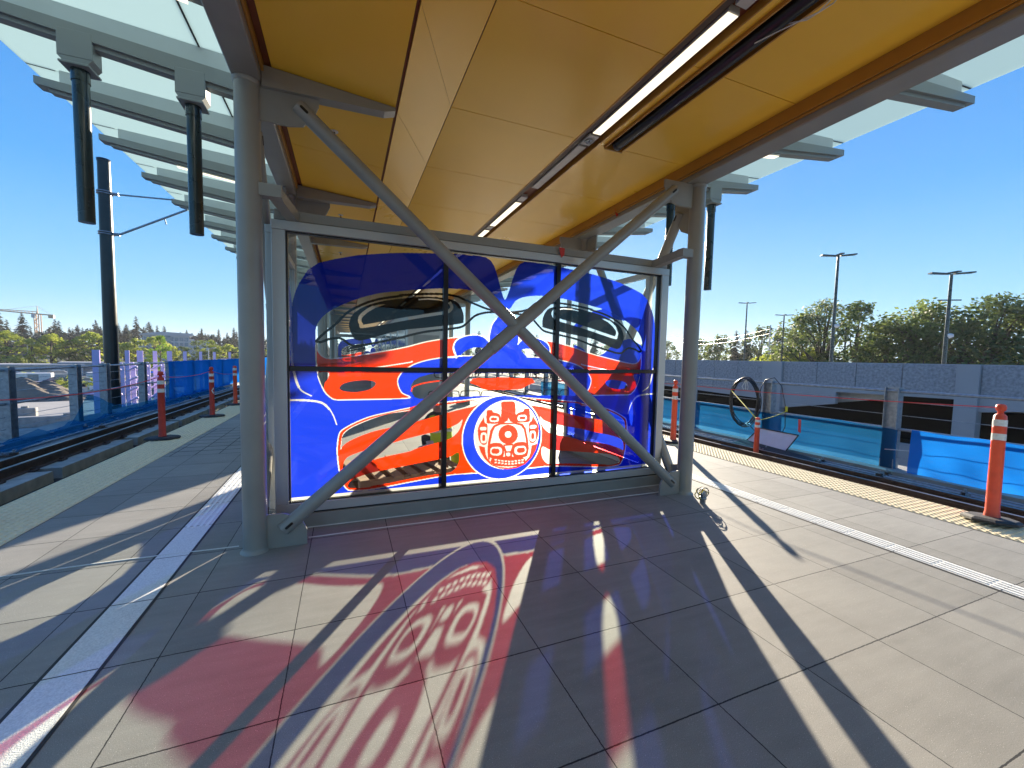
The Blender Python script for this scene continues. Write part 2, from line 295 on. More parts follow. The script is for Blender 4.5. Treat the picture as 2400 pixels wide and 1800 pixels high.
# art outlines in millimetres on the glass, measured from its centre line (mirrored where flagged)
ART=[
('B','P',0,1,[(-2022,1530),(-1998,1497),(-1971,1431),(-1976,1639),(-1980,1806),(-1975,1952),(-1968,2005),(-1947,2086),(-1916,2162),(-1848,2281),(-1762,2349),(-1631,2397),(-1437,2452),(-1236,2489),(-1056,2516),(-778,2543),(-503,2565),(-282,2571),(-213,2565),(-163,2538),(-121,2481),(-78,2363),(-46,2252),(-18,2178),(0,2150),(0,262),(-1000,262),(-2030,262),(-2030,1530)]),
('W','P',0,1,[(0,262),(-2030,262),(-2030,236),(0,236)]),  # white strip paints the bright reflection in the clear glass below the blue
('C','S',0,1,[(-1055,2160),(-1236,2128),(-1372,2086),(-1504,2031),(-1634,1960),(-1710,1904),(-1760,1844),(-1786,1788),(-1792,1726),(-1792,1624),(-1775,1577),(-1738,1529),(-1688,1511),(-1604,1515),(-1440,1543),(-1053,1621),(-789,1695),(-606,1729),(-473,1752),(-549,1680),(-553,1615),(-518,1533),(-471,1560),(-414,1614),(-336,1648),(-257,1652),(-192,1639),(-157,1698),(-170,1731),(-164,1798),(-136,1894),(-91,1954),(-20,1996),(42,2022),(0,2026),(-62,2070),(-94,2115),(-135,2160),(-226,2200),(-403,2225),(-657,2217),(-882,2189)]),
('R','P',0,1,[(-1792,1624),(-1775,1577),(-1738,1529),(-1688,1511),(-1604,1515),(-1440,1543),(-1053,1621),(-789,1695),(-473,1748),(-530,1690),(-546,1634),(-533,1588),(-509,1547),(-650,1538),(-806,1509),(-922,1471),(-1001,1426),(-1035,1399),(-1079,1334),(-1080,1267),(-1044,1192),(-971,1142),(-1229,1134),(-1501,1134),(-1632,1136),(-1683,1165),(-1721,1208),(-1746,1264),(-1771,1333),(-1779,1402),(-1788,1471)]),
('W','L',11,1,[(-1792,1624),(-1775,1577),(-1738,1529),(-1688,1511),(-1604,1515),(-1440,1543),(-1053,1621),(-789,1695),(-473,1748),(-530,1690),(-546,1634),(-533,1588),(-509,1547),(-650,1538),(-806,1509),(-922,1471),(-1001,1426),(-1035,1399),(-1079,1334),(-1080,1267),(-1044,1192),(-971,1142),(-1229,1134),(-1501,1134),(-1632,1136),(-1683,1165),(-1721,1208),(-1746,1264),(-1771,1333),(-1779,1402),(-1788,1471),(-1792,1624)]),
('B','S',0,1,[(-509,1550),(-533,1597),(-541,1639),(-530,1686),(-487,1729),(-416,1757),(-318,1772),(-239,1759),(-188,1730),(-162,1697),(-167,1659),(-202,1637),(-257,1650),(-336,1645),(-414,1614),(-466,1566)]),
('W','L',11,1,[(-509,1550),(-540,1634),(-530,1690),(-487,1733),(-416,1762),(-318,1777),(-234,1762),(-178,1721),(-157,1693)]),
('W','L',11,1,[(-163,1707),(-166,1736),(-161,1798),(-136,1894),(-91,1954)]),
('C','S',0,1,[(-461,1562),(-414,1612),(-336,1645),(-257,1650),(-202,1637),(-216,1610),(-266,1571),(-364,1562)]),
('W','L',11,1,[(-1001,1426),(-922,1471),(-806,1509),(-650,1538),(-461,1558),(-266,1566)]),
('W','L',11,1,[(-1312,1427),(-987,1483),(-948,1496)]),
('C','S',0,1,[(-1776,1378),(-1688,1382),(-1695,1326),(-1721,1288),(-1730,1243),(-1752,1285),(-1767,1333)]),
('C','S',0,1,[(-1599,1242),(-1573,1277),(-1520,1298),(-1434,1312),(-1353,1313),(-1298,1301),(-1284,1275),(-1312,1243),(-1366,1218),(-1447,1204),(-1527,1207),(-1580,1220)]),
('C','P',0,1,[(-960,1261),(-930,1309),(-875,1344),(-764,1376),(-591,1385),(-368,1386),(-183,1387),(-24,1388),(0,1388),(6,1145),(-179,1146),(-485,1144),(-719,1140),(-874,1130),(-923,1148),(-954,1198)]),
('R','P',0,1,[(-367,1286),(-337,1328),(-244,1339),(42,1343),(10,1343),(10,1209),(-20,1209),(-148,1210),(-219,1219),(-266,1249),(-321,1271)]),
('R','L',12,1,[(-954,1205),(-937,1249),(-847,1281),(-720,1302),(-591,1313)]),
('K','L',8,1,[(6,1149),(12,1185),(35,1202),(215,1202),(238,1185),(244,1149)]),
('K','L',8,1,[(256,1149),(262,1185),(285,1202),(435,1202),(458,1185),(464,1149)]),
('K','L',8,1,[(476,1149),(482,1185),(505,1202),(640,1202),(663,1185),(669,1149)]),
('K','L',8,1,[(681,1149),(687,1185),(710,1202),(765,1202),(788,1185),(794,1149)]),
('K','L',8,1,[(66,1385),(74,1352),(100,1338),(280,1338),(306,1352),(314,1385)]),
('K','L',8,1,[(336,1385),(344,1352),(370,1338),(510,1338),(536,1352),(544,1385)]),
('K','L',8,1,[(566,1385),(574,1352),(600,1338),(700,1338),(726,1352),(734,1385)]),
('R','P',0,1,[(-971,1044),(-1158,1008),(-1333,970),(-1469,917),(-1555,870),(-1595,836),(-1611,787),(-1620,708),(-1621,637),(-1610,513),(-1594,418),(-1571,343),(-1538,295),(-1504,281),(-1368,270),(-1157,287),(-967,307),(-580,342),(-275,338),(-131,279),(70,418),(61,854),(-115,1135),(-574,1099),(-915,1063)]),
('W','L',11,1,[(-971,1044),(-1158,1008),(-1333,970),(-1469,917),(-1555,870),(-1595,836),(-1611,787),(-1620,708),(-1621,637),(-1610,513),(-1594,418),(-1571,343),(-1538,295),(-1504,281),(-1368,270),(-1157,287),(-967,307),(-580,342),(-275,338)]),
('W','L',11,1,[(-888,1067),(-574,1096),(-115,1135)]),
('W','L',8,1,[(-971,1022),(-1158,990),(-1333,944),(-1462,893),(-1535,851),(-1569,813),(-1581,763),(-1590,678)]),
('C','S',0,1,[(-1586,692),(-1582,764),(-1569,810),(-1522,856),(-1435,901),(-1298,954),(-1158,993),(-971,1014),(-915,1047),(-588,1070),(-333,1106),(-178,1125),(-302,1048),(-424,1022),(-572,989),(-717,951),(-970,889),(-1143,859),(-1298,829),(-1435,784),(-1529,739),(-1572,705)]),
('C','S',0,1,[(-1577,474),(-1570,539),(-1550,581),(-1503,614),(-1367,656),(-1157,702),(-969,748),(-716,799),(-585,829),(-482,873),(-440,909),(-459,831),(-496,773),(-555,725),(-628,700),(-772,669),(-913,635),(-969,614),(-1193,578),(-1368,538),(-1504,490),(-1557,465)]),
('C','S',0,1,[(-1511,304),(-1531,331),(-1504,373),(-1436,403),(-1299,436),(-968,480),(-670,516),(-567,534),(-481,569),(-469,489),(-499,417),(-551,374),(-625,365),(-770,359),(-968,341),(-1157,317),(-1299,307),(-1368,293)]),
('W','O',0,0,[(12,700,458)]),
('B','O',0,0,[(12,700,446)]),
('W','O',0,0,[(58,727,374)]),
('C','O',0,0,[(58,727,362)]),
('R','P',0,0,[(-261,627),(-194,606),(-182,526),(-163,484),(-134,454),(-115,418),(-31,383),(75,364),(75,350),(-23,365),(-119,408),(-192,479),(-239,558)]),
('R','P',0,0,[(420,610),(346,591),(336,509),(318,466),(288,437),(269,401),(182,374),(75,364),(75,350),(175,356),(274,391),(349,458),(398,538)]),
('R','P',0,0,[(-156,473),(-165,580),(-159,662),(-136,784),(-101,834),(-41,858),(64,858),(167,854),(235,837),(271,786),(301,664),(315,563),(298,478),(275,473),(288,565),(273,672),(248,773),(213,817),(144,837),(65,840),(-26,837),(-83,816),(-107,769),(-131,660),(-136,571),(-138,472)]),
('R','P',0,0,[(-23,1074),(6,1087),(101,1089),(131,1078),(143,1050),(155,882),(167,850),(-33,851),(-23,889),(-14,998)]),
('C','P',0,0,[(65,910),(58,879),(14,858),(125,853),(84,874)]),
('R','S',0,0,[(-179,983),(-165,999),(-122,996),(-108,974),(-64,962),(-28,937),(-26,861),(-163,857),(-181,895)]),
('R','S',0,0,[(312,986),(297,1003),(251,999),(236,975),(191,963),(154,937),(156,860),(300,854),(319,894)]),
('C','S',0,0,[(-44,900),(-46,883),(-54,874),(-68,870),(-95,869),(-121,872),(-136,878),(-144,887),(-147,904),(-145,920),(-137,929),(-123,934),(-96,935),(-70,932),(-55,926),(-47,917)]),
('C','S',0,0,[(172,899),(176,882),(185,873),(200,869),(227,868),(255,870),(270,876),(279,886),(282,903),(278,920),(269,929),(254,934),(226,935),(198,932),(183,926),(175,917)]),
('R','S',0,0,[(-65,901),(-66,893),(-72,889),(-81,887),(-99,887),(-116,888),(-126,891),(-132,895),(-134,903),(-132,911),(-126,915),(-117,917),(-99,917),(-82,915),(-72,913),(-67,908)]),
('R','S',0,0,[(194,900),(196,892),(202,888),(212,886),(231,886),(249,887),(259,890),(265,895),(267,903),(265,911),(259,915),(249,917),(230,917),(211,915),(202,913),(196,908)]),
('R','S',0,0,[(-227,896),(-213,923),(-198,868),(-169,833),(-170,663),(-194,633),(-230,642),(-262,695),(-274,790),(-254,857)]),
('R','S',0,0,[(369,895),(353,923),(339,866),(309,830),(317,652),(345,620),(384,627),(418,682),(427,783),(401,854)]),
('C','S',0,0,[(-173,705),(-174,676),(-180,660),(-189,651),(-207,649),(-225,653),(-235,663),(-241,679),(-244,709),(-242,738),(-237,754),(-227,763),(-209,765),(-191,761),(-181,751),(-175,735)]),
('C','S',0,0,[(318,696),(321,665),(328,649),(339,639),(359,636),(379,639),(389,649),(395,666),(396,697),(393,728),(386,745),(375,755),(355,757),(336,754),(325,744),(320,727)]),
('R','S',0,0,[(-191,706),(-192,689),(-194,680),(-199,674),(-208,673),(-216,675),(-221,681),(-224,691),(-225,708),(-225,725),(-222,734),(-217,740),(-209,741),(-200,739),(-195,733),(-192,724)]),
('R','S',0,0,[(338,696),(340,678),(343,668),(348,663),(358,661),(368,663),(372,669),(375,679),(376,697),(374,715),(371,725),(366,731),(356,732),(347,730),(342,724),(339,715)]),
('C','S',0,0,[(-178,803),(-180,793),(-186,788),(-196,786),(-215,786),(-233,787),(-243,791),(-249,796),(-251,806),(-250,816),(-244,821),(-234,823),(-215,824),(-196,822),(-186,818),(-180,813)]),
('C','S',0,0,[(320,798),(322,788),(329,782),(340,780),(360,779),(381,780),(392,784),(398,790),(400,800),(398,810),(391,815),(380,818),(359,819),(339,817),(328,814),(321,808)]),
('R','S',0,0,[(24,554),(20,509),(6,487),(-19,474),(-66,473),(-112,481),(-137,497),(-152,522),(-157,566),(-153,609),(-139,632),(-115,644),(-69,646),(-22,639),(3,623),(18,599)]),
('R','S',0,0,[(118,551),(124,506),(140,482),(166,467),(214,462),(263,467),(289,481),(304,506),(308,552),(302,597),(286,622),(259,636),(210,640),(162,635),(136,620),(122,596)]),
('C','S',0,0,[(0,552),(-3,528),(-14,516),(-32,509),(-66,509),(-100,514),(-119,523),(-130,537),(-134,561),(-131,584),(-120,597),(-102,603),(-68,603),(-34,599),(-15,590),(-4,576)]),
('C','S',0,0,[(143,547),(147,523),(158,510),(178,502),(213,499),(249,502),(268,510),(280,523),(283,548),(278,573),(267,586),(247,594),(211,596),(176,593),(157,585),(146,572)]),
('R','S',0,0,[(-29,554),(-32,540),(-39,533),(-51,529),(-74,529),(-97,532),(-109,538),(-117,546),(-119,560),(-117,574),(-110,581),(-98,585),(-75,585),(-52,582),(-40,576),(-32,568)]),
('R','S',0,0,[(173,548),(176,533),(183,525),(196,521),(221,519),(245,521),(258,525),(265,533),(267,548),(264,562),(257,570),(243,575),(219,576),(195,574),(182,570),(175,562)]),
('R','P',0,0,[(181,723),(178,696),(167,670),(149,649),(126,634),(99,625),(69,623),(40,628),(13,640),(-11,659),(-29,681),(-40,707),(-45,735),(-41,762),(-31,786),(-14,807),(9,823),(36,832),(65,835),(94,830),(122,818),(146,800),(164,777),(176,751)]),
('C','P',0,0,[(106,727),(103,713),(95,702),(83,695),(68,693),(53,696),(40,705),(32,717),(29,731),(31,745),(39,756),(52,763),(66,765),(81,762),(94,753),(102,741)]),
('R','P',0,0,[(12,624),(130,628),(115,470),(41,469)]),
('C','P',0,0,[(30,606),(118,607),(98,549),(52,549)]),
('C','P',0,0,[(96,510),(95,500),(91,495),(85,493),(72,492),(60,494),(53,498),(49,504),(47,514),(48,524),(52,529),(59,531),(71,532),(84,530),(91,526),(95,520)]),
('R','P',0,0,[(282,419),(271,391),(238,379),(180,374),(75,380),(-29,391),(-85,404),(-117,422),(-128,450),(-118,477),(-86,489),(-31,494),(72,490),(178,479),(235,466),(270,448)]),
('C','P',0,0,[(-84,471),(-55,469),(-59,454),(-79,455)]),
('C','P',0,0,[(-79,445),(-59,444),(-54,427),(-83,429)]),
('C','P',0,0,[(-46,462),(-17,460),(-21,444),(-41,446)]),
('C','P',0,0,[(-41,436),(-20,435),(-16,418),(-45,420)]),
('C','P',0,0,[(-8,454),(22,452),(18,436),(-3,438)]),
('C','P',0,0,[(-3,428),(18,426),(23,409),(-7,412)]),
('C','P',0,0,[(31,447),(60,445),(56,429),(36,431)]),
('C','P',0,0,[(36,421),(57,419),(61,402),(32,404)]),
('C','P',0,0,[(69,442),(99,440),(95,424),(74,425)]),
('C','P',0,0,[(75,416),(95,414),(100,397),(70,399)]),
('C','P',0,0,[(108,441),(138,439),(134,423),(113,425)]),
('C','P',0,0,[(113,415),(134,413),(139,396),(109,398)]),
('C','P',0,0,[(147,443),(178,440),(173,424),(152,426)]),
('C','P',0,0,[(152,416),(174,414),(179,397),(148,399)]),
('C','P',0,0,[(187,445),(217,443),(213,427),(192,428)]),
('C','P',0,0,[(192,418),(213,417),(218,399),(188,402)]),
('C','P',0,0,[(226,448),(257,446),(253,430),(231,432)]),
('C','P',0,0,[(231,422),(253,420),(258,402),(227,405)]),
('K','L',22,1,[(-1787,1662),(-1730,1728),(-1635,1812),(-1570,1888),(-1505,1948),(-1372,2025),(-1236,2075),(-1055,2115),(-1055,2121),(-837,2149),(-656,2161),(-516,2150),(-421,2119),(-224,2055),(-113,2033),(-31,2024)]),
('K','L',22,1,[(-1787,1662),(-1749,1656),(-1686,1683),(-1616,1696),(-1571,1687),(-1506,1640),(-1440,1631),(-1305,1659),(-1054,1721),(-1002,1738),(-835,1783),(-607,1821),(-465,1850),(-398,1900),(-321,1969),(-223,2005),(-112,2019),(-31,2024)]),
('K','S',0,1,[(-1055,2092),(-1236,2050),(-1372,1998),(-1472,1929),(-1512,1850),(-1512,1787),(-1486,1718),(-1453,1684),(-1386,1686),(-1236,1735),(-1054,1790),(-790,1830),(-475,1882),(-442,1916),(-446,1990),(-487,2070),(-554,2111),(-702,2129),(-881,2119),(-1055,2089)]),
('C','L',30,1,[(-1305,1992),(-1359,1957),(-1412,1904),(-1423,1861),(-1409,1827),(-1379,1814),(-1054,1892),(-1054,1892),(-836,1940),(-636,1983),(-581,2009),(-564,2047),(-586,2082)]),
('C','S',0,1,[(-1195,2028),(-1284,2011),(-1359,1974),(-1406,1933),(-1386,1923),(-1339,1962),(-1271,1994)]),
('W','L',11,1,[(-890,2092),(-792,2105),(-702,2105),(-642,2094)]),
('W','L',20,1,[(-1977,1455),(-1972,1421),(-1963,1374),(-1949,1309),(-1929,1251)]),
('W','L',12,1,[(-1949,1309),(-1927,1248),(-1895,1211),(-1831,1174)]),
('W','L',18,1,[(-2014,1139),(-1884,1136),(-1772,1119),(-1722,1092),(-1684,1049)]),
('W','L',10,1,[(-1697,1067),(-1678,1042),(-1651,988),(-1624,905)]),
]
CLS={'C':0,'B':1,'R':2,'K':3,'W':4}
U0,U1,V0,V1=-2020,2020,215,2600
def inpoly(px,py,P):
    c=np.zeros(px.shape,bool); n=len(P)
    for i in range(n):
        x1,y1=P[i]; x2,y2=P[(i+1)%n]
        if y1==y2: continue
        c^=((y1>py)!=(y2>py))&(px<(x2-x1)*(py-y1)/(y2-y1)+x1)
    return c
def crom(P,closed,n=6):
    P=[np.array(q,float) for q in P]; N=len(P); out=[]
    for i in range(N if closed else N-1):
        a,b,c,d=(P[(i-1)%N],P[i],P[(i+1)%N],P[(i+2)%N]) if closed else (P[max(i-1,0)],P[i],P[i+1],P[min(i+2,N-1)])
        for k in range(n):
            t=k/n; out.append(.5*((2*b)+(c-a)*t+(2*a-5*b+4*c-d)*t*t+(3*b-a-3*c+d)*t**3))
    if not closed: out.append(P[-1])
    return out
def raster(s):
    us=np.arange(U0+s/2,U1,s); vs=np.arange(V0+s/2,V1,s)
    g=np.zeros((len(vs),len(us)),np.int8)
    def fill(P,val):
        P=np.array(P,float)
        i0,i1=np.searchsorted(us,[P[:,0].min(),P[:,0].max()]); j0,j1=np.searchsorted(vs,[P[:,1].min(),P[:,1].max()])
        if i1<=i0 or j1<=j0: return
        X,Y=np.meshgrid(us[i0:i1],vs[j0:j1]); g[j0:j1,i0:i1][inpoly(X,Y,P)]=val
    for cl,k,w,mi,pts in ART:
        val=CLS[cl]
        for sgn in ((1,-1) if mi else (1,)):
            Q=[(sgn*q[0],)+tuple(q[1:]) for q in pts]
            if k=='P': fill(Q,val)
            elif k=='S': fill(crom(Q,True),val)
            elif k=='O':
                x,y,r=Q[0]; fill([(x+r*np.cos(t),y+r*np.sin(t)) for t in np.linspace(0,2*np.pi,72)[:-1]],val)
            else:
                C=crom(Q,False)
                for a,b in zip(C[:-1],C[1:]):
                    d=b-a; L=np.hypot(*d)
                    if L<1e-6: continue
                    e=d/L; nn=np.array([-e[1],e[0]])*w/2; ex=e*w*.25
                    fill([a-ex+nn,b+ex+nn,b+ex-nn,a-ex-nn],val)
    return g
# ================= SETTING =================
GZ=-4.5; XL,XR=-3.12,6.19; Y0,Y1=-12,46
b=B(); b.quad((-890,-290,GZ),(890,-290,GZ),(890,1490,GZ),(-890,1490,GZ)); struct(b.obj('ground','dirt'))
b=B(); b.box(XL,XR,Y0,Y1,-.30,0); b.box(XL+.5,XR-.5,Y0,Y1,GZ,-.30); struct(b.obj('platform',['paver','slab']))
# the tactile warning edges: sheet plus truncated domes
def domes(name,x0,ya,yb):
    b=B(); b.box(x0,x0+.61,Y0,Y1,.001,.006)
    nx=10; px=.061; ny=int((yb-ya)/px)
    for i in range(nx):
        for j in range(ny):
            cx=x0+.03+i*px; cy=ya+j*px; v=[]
            for r,z in ((.019,.006),(.011,.0145)):
                for k in range(6): t=PI/3*k; v.append((cx+r*math.cos(t),cy+r*math.sin(t),z))
            b.add(v,[(k,(k+1)%6,6+(k+1)%6,6+k) for k in range(6)]+[tuple(range(6,12))])
    struct(b.obj(name,'tactile'))
domes('tactile_strip',-3.115,3.6,17); domes('tactile_strip',5.575,.6,12)
# white guide strips with dark flanking joints
for x0,bars_from in ((-1.325,4.3),(4.225,-2)):
    b=B(); b.cur=0; b.box(x0,x0+.205,Y0,Y1,.001,.0045); b.cur=1
    b.box(x0-.018,x0-.001,Y0,Y1,.001,.0030); b.box(x0+.206,x0+.222,Y0,Y1,.001,.0030); b.cur=0
    b.cur=2
    y=bars_from
    while y<26:
        for k in range(4): b.box(x0+.022+k*.046,x0+.044+k*.046,y,y+.285,.0045,.0085)
        y+=.305
    struct(b.obj('guide_strip',['white','joint','bar']))
    b=B(); y=.055-20*.6115
    while y<30: b.box(x0,x0+.205,y-.003,y+.003,.0045,.0052); y+=.6115
    struct(b.obj('guide_strip_joint','joint'))
b=B(); b.path([(x,3.775+.012*math.sin(x*3),.002) for x in np.arange(-3.1,-.75,.1)],.006,4); b.path([(x,3.765+.004*math.sin(x*5),.002) for x in np.arange(-.3,3.6,.1)],.006,4); struct(b.obj('pavement_sealant_line','caulk'))
# guideways
for s,x0 in ((-1,XL),(1,XR)):
    f=lambda d: x0+s*d
    def bx(b,a,c,y0,y1,z0,z1): b.box(min(f(a),f(c)),max(f(a),f(c)),y0,y1,z0,z1)
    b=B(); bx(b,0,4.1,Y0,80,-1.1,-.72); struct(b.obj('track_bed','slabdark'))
    b=B(); bx(b,2.75,4.1,Y0,80,-.719,-.52); bx(b,3.35,4.1,Y0,80,-.519,-.44); bx(b,3.9,4.15,Y0,80,-1.6,-.721); struct(b.obj('guideway_kerb','slab'))
    b=B()
    gy=[.9+2.83*k for k in range(-4,26)]
    for y in gy:
        bx(b,1.5,2.74,y+.12,y+2.71,-.719,-.53); bx(b,.2,.9,y+.12,y+2.71,-.719,-.53)
    pl=b.obj('track_plinth','plinth'); struct(pl)
    # rails: foot, web, head profile extruded
    for d in (.45,1.88,2.28):
        b=B(); prof=[(-.07,0),(.07,0),(.07,.012),(.012,.03),(.012,.12),(.036,.13),(.036,.165),(-.036,.165),(-.036,.13),(-.012,.12),(-.012,.03),(-.07,.012)]
        b.prism([(f(d)+u,Y0,-.525+z) for u,z in prof],(0,92,0)); b.cur=1; b.box(f(d)-.03,f(d)+.03,Y0,80,-.359,-.357)
        o=b.obj('rail',['rail','railtop']); tag(o,{.45:'rusty running rail tight under the platform edge',1.88:'brown steel rail resting on the concrete plinths',2.28:'second brown steel rail farther from the platform'}[d]+(' on the left track' if s<0 else ' on the right track'),'rail',group='track rails')
        if d==1.88:
            b=B(); b.bev(f(d)-.13,f(d)+.13,-.09,.09,-.535,-.505,.006); b.box(f(d)-.1,f(d)-.06,-.03,.03,-.505,-.47); b.box(f(d)+.06,f(d)+.1,-.03,.03,-.505,-.47)
            c0=b.obj('rail_clip','rail',o); c0.location.y=1.0
            for q in range(1,49): c=c0.copy(); col.objects.link(c); c.parent=o; c.location.y=1.0+.76*q
    # conduits along the walkway
    for k,(d,r) in enumerate(((2.92,.02),(3.02,.016),(3.14,.02))):
        b=B(); b.path([(f(d+.01*math.sin(y*.7+k)),y,-.50+r) for y in np.arange(0,60,1.5)],r,6)
        tag(b.obj('conduit','galv'),['inner','middle','outer'][k]+' grey conduit of three lying on the '+('left' if s<0 else 'right')+' track walkway','conduit','conduits beside the tracks')
# clamps / debris on the walkways
for n,(x,y,rz) in enumerate([(9.05,5.35,.3),(9.2,4.35,.1),(8.95,3.15,.5),(8.9,6.5,.2),(-5.98,10.6,.2),(-6.05,13.8,.1),(-6.0,9.0,.4),(-6.05,21.5,.1)]):
    t=thing('rail_clamp',['rusty clamp lying by the right kerb under the cable loop','clamp bundle lying at the foot of the nearest right barrier post','small grey clamp at the foot of the bright blue sheet','dark clamp strip beside the leaning panel','row of dark clamps by the left kerb before the pole','dark clamps on left kerb under the drooping net','dark clamps at the left end of the left walkway','far clamp on left kerb below the blue screen'][n],'clamp',(x,y,-.50),rz,'loose clamps on the walkways')
    b=B(); b.bev(-.25,.25,-.05,.05,0,.03,.006); b.bev(-.2,-.12,-.04,.04,.03,.08,.005); b.bev(.1,.2,-.04,.04,.03,.07,.005); b.obj('bar','rail',t)
    for u,z0_ in ((-.16,.08),(.15,.07),(0,.03)): b=B(); b.tube((u,0,z0_),(u,0,z0_+.055),.018); b.obj('bolt','galv',t)

# ================= BARRIERS =================
def post(x,y,z0,z1,s):
    b=B(); b.box(x-.09,x+.09,y-.11,y-.098,z0,z1); b.box(x-.09,x+.09,y+.098,y+.11,z0,z1); b.box(x-.006,x+.006,y-.098,y+.098,z0,z1)
    b.box(x-.13,x+.13,y-.15,y+.15,z0-.02,z0)
    return b
def barrier(s,xb,ys,y_end,lab,sidelab):
    t=thing('barrier_railing',lab,'railing',(0,0,0))
    for y in ys: post(xb,y,-.52,1.13,s).obj('post','galv',t)
    b=B(); b.tube((xb,-6,1.06),(xb,y_end,1.06),.030); b.obj('top_rail','galv',t)
    b=B(); b.tube((xb,-6,.33),(xb,y_end,.33),.028); b.obj('middle_rail','galv',t)
    for z in (.86,.60,.04,-.22): b=B(); b.tube((xb,-6,z),(xb,y_end,z),.006,n=6); b.obj('wire_rope','galv',t)
    return t
barrier(-1,-6.8,[-1.9,.55,3,5,7.4,9.85,12.3,14.72,16.2,18.7,21.1,23.6,26.1,28.6,31.1,33.6,36.1,38.6,41.1],60,'galvanised post and cable railing beyond the left track','left')
barrier(1,9.88,[-3,-.4,2.1,4.6,7.12,9.6,12.1,14.6,17.1,19.6,22.1,24.6,27.1,29.6],60,'galvanised post and cable railing beyond the right track','right')
def sheet(name,m,lab,x,ya,yb,ztop,zbot,ny=60,nz=12,amp=.05,seed=1,group='blue debris nets'):
    rnd=random.Random(seed); ph=[rnd.uniform(0,6) for _ in range(6)]; b=B(); v=[];f=[]
    for j in range(ny+1):
        y=ya+(yb-ya)*j/ny; zt=ztop(y) if callable(ztop) else ztop; zb=zbot(y) if callable(zbot) else zbot
        for k in range(nz+1):
            t=k/nz; z=zt+(zb-zt)*t
            dx=amp*(math.sin(y*2.1+ph[0]+t*2)*.5+math.sin(y*5.3+ph[1]-t*4)*.3+math.sin(y*11+ph[2]+t*7)*.2)*(.25+t)
            v.append((x+dx,y,z+.01*math.sin(y*7+ph[3])))
    for j in range(ny):
        for k in range(nz): a=j*(nz+1)+k; f.append((a,a+1,a+nz+2,a+nz+1))
    b.add(v,f,True); return tag(b.obj(name,m),lab,'net',group)
sheet('blue_net','blue','bright blue net hung tight along the far left railing',-6.66,20.6,52,1.12,lambda y:-.55+.06*math.sin(y),160,12,.06,1)
sheet('blue_net','bluepale','thin blue net sagging low between the near left posts',-6.62,13.2,20.6,lambda y:-.44+.75*max(0,min(1,(y-14.0)/.9))*(1-.75*math.sin(min(1,max(0,(y-14.8)/5.8))*PI))+.04*math.sin(y*3),lambda y:-.47,120,8,.10,2)
# slack net trailing on the left kerb
b=B(); v=[];f=[]
for j in range(91):
    y=5+j*.25
    for k in range(7):
        t=k/6; v.append((-6.6+t*.55+.05*math.sin(y*3+k),y,-.43+.05*math.sin(y*4.1+k*1.3)*(1-t)+.03*math.sin(y*9+k)+(.05*(1-t)**2)-.03*t))
for j in range(90):
    for k in range(6): a=j*7+k; f.append((a,a+1,a+8,a+7))
b.add(v,f,True); tag(b.obj('blue_net','bluepale'),'slack blue net trailing along the left kerb','net','blue debris nets')
sheet('blue_net','blue','bright blue sheet tied along the near right railing',9.74,-4,4.22,lambda y:.36,lambda y:-.60+.05*math.sin(y*2),90,14,.10,3)
sheet('blue_net','bluethin','see-through teal net behind the cable coil',9.79,4.45,20,lambda y:.33-.03*math.sin(y*2),lambda y:-.50,120,8,.04,4)
for z,n in ((-.02,'upper'),(-.43,'lower')):
    b=B(); b.tube((9.72,4.15,z),(9.76,4.62,z-.06),.008,n=6); tag(b.obj('tie_stick','caulk'),n+' white tie at the torn edge of the blue sheet','tie','ties of the blue sheet')

# ================= STATION CANOPY =================
CX=1.533
canopy=thing('station_canopy','grey steel canopy with golden soffit and frosted glass wings over the platform','canopy',(CX,3.655,0))
def part(b,name,m,parent=None):
    parent=parent or canopy; o=b.obj(name,m,parent); o.matrix_parent_inverse=parent.matrix_basis.inverted() if False else Matrix.Translation(-Vector(parent.location)); return o
LBX=(-.755,-.565); RBX=(3.525,3.755)
for xa,xb_ in (LBX,RBX):
    b=B(); b.bev(xa,xb_,Y0,44,3.53,3.90,.008); part(b,'longitudinal_beam','steel')
OY=[3.6+1.2*k for k in range(-10,34)]
def wing(s):
    X=lambda d: CX+s*d      # d measured outwards from the centre line
    dr=2.29
    for y in OY:
        b=B()
        # upper web
        di,do=2.20,4.30
        b.prism([(X(di),y-.04,4.10),(X(do),y-.04,4.335),(X(do),y-.04,4.452),(X(di),y-.04,4.305)] if s<0 else [(X(di),y-.04,4.305),(X(do),y-.04,4.452),(X(do),y-.04,4.335),(X(di),y-.04,4.10)],(0,.08,0))
        b.cur=1
        # flange: tapered box, then inset rib
        b.prism([(X(2.2),y-.075,3.965),(X(4.485),y-.075,4.262),(X(4.485),y-.075,4.336),(X(2.2),y-.075,4.118)],(0,.15,0))
        b.prism([(X(2.2),y-.045,3.925),(X(4.38),y-.045,4.215),(X(4.38),y-.045,4.26),(X(2.2),y-.045,3.965)],(0,.09,0))
        part(b,'outrigger',['steel3','steel2'])
    for y in OY[:-1]:
        b=B(); a,c=2.24,4.575
        z=lambda d:4.315+(d-2.5)*.076
        b.prism([(X(a),y+.008,z(a)),(X(c),y+.008,z(c)),(X(c),y+.008,z(c)+.012),(X(a),y+.008,z(a)+.012)],(0,1.184,0)); part(b,'glass_panel','cglass')
    b=B()
    for y in OY: b.prism([(X(4.35),y-.008,z(4.35)+.0),(X(4.575),y-.008,z(4.575)),(X(4.575),y-.008,z(4.575)+.014),(X(4.35),y-.008,z(4.35)+.014)],(0,.016,0))
    b.box(min(X(2.76),X(2.775)),max(X(2.76),X(2.775)),OY[0],OY[-1],z(2.76)-.004,z(2.76)+.016)
    part(b,'glass_seal','seal')
wing(-1); wing(1)
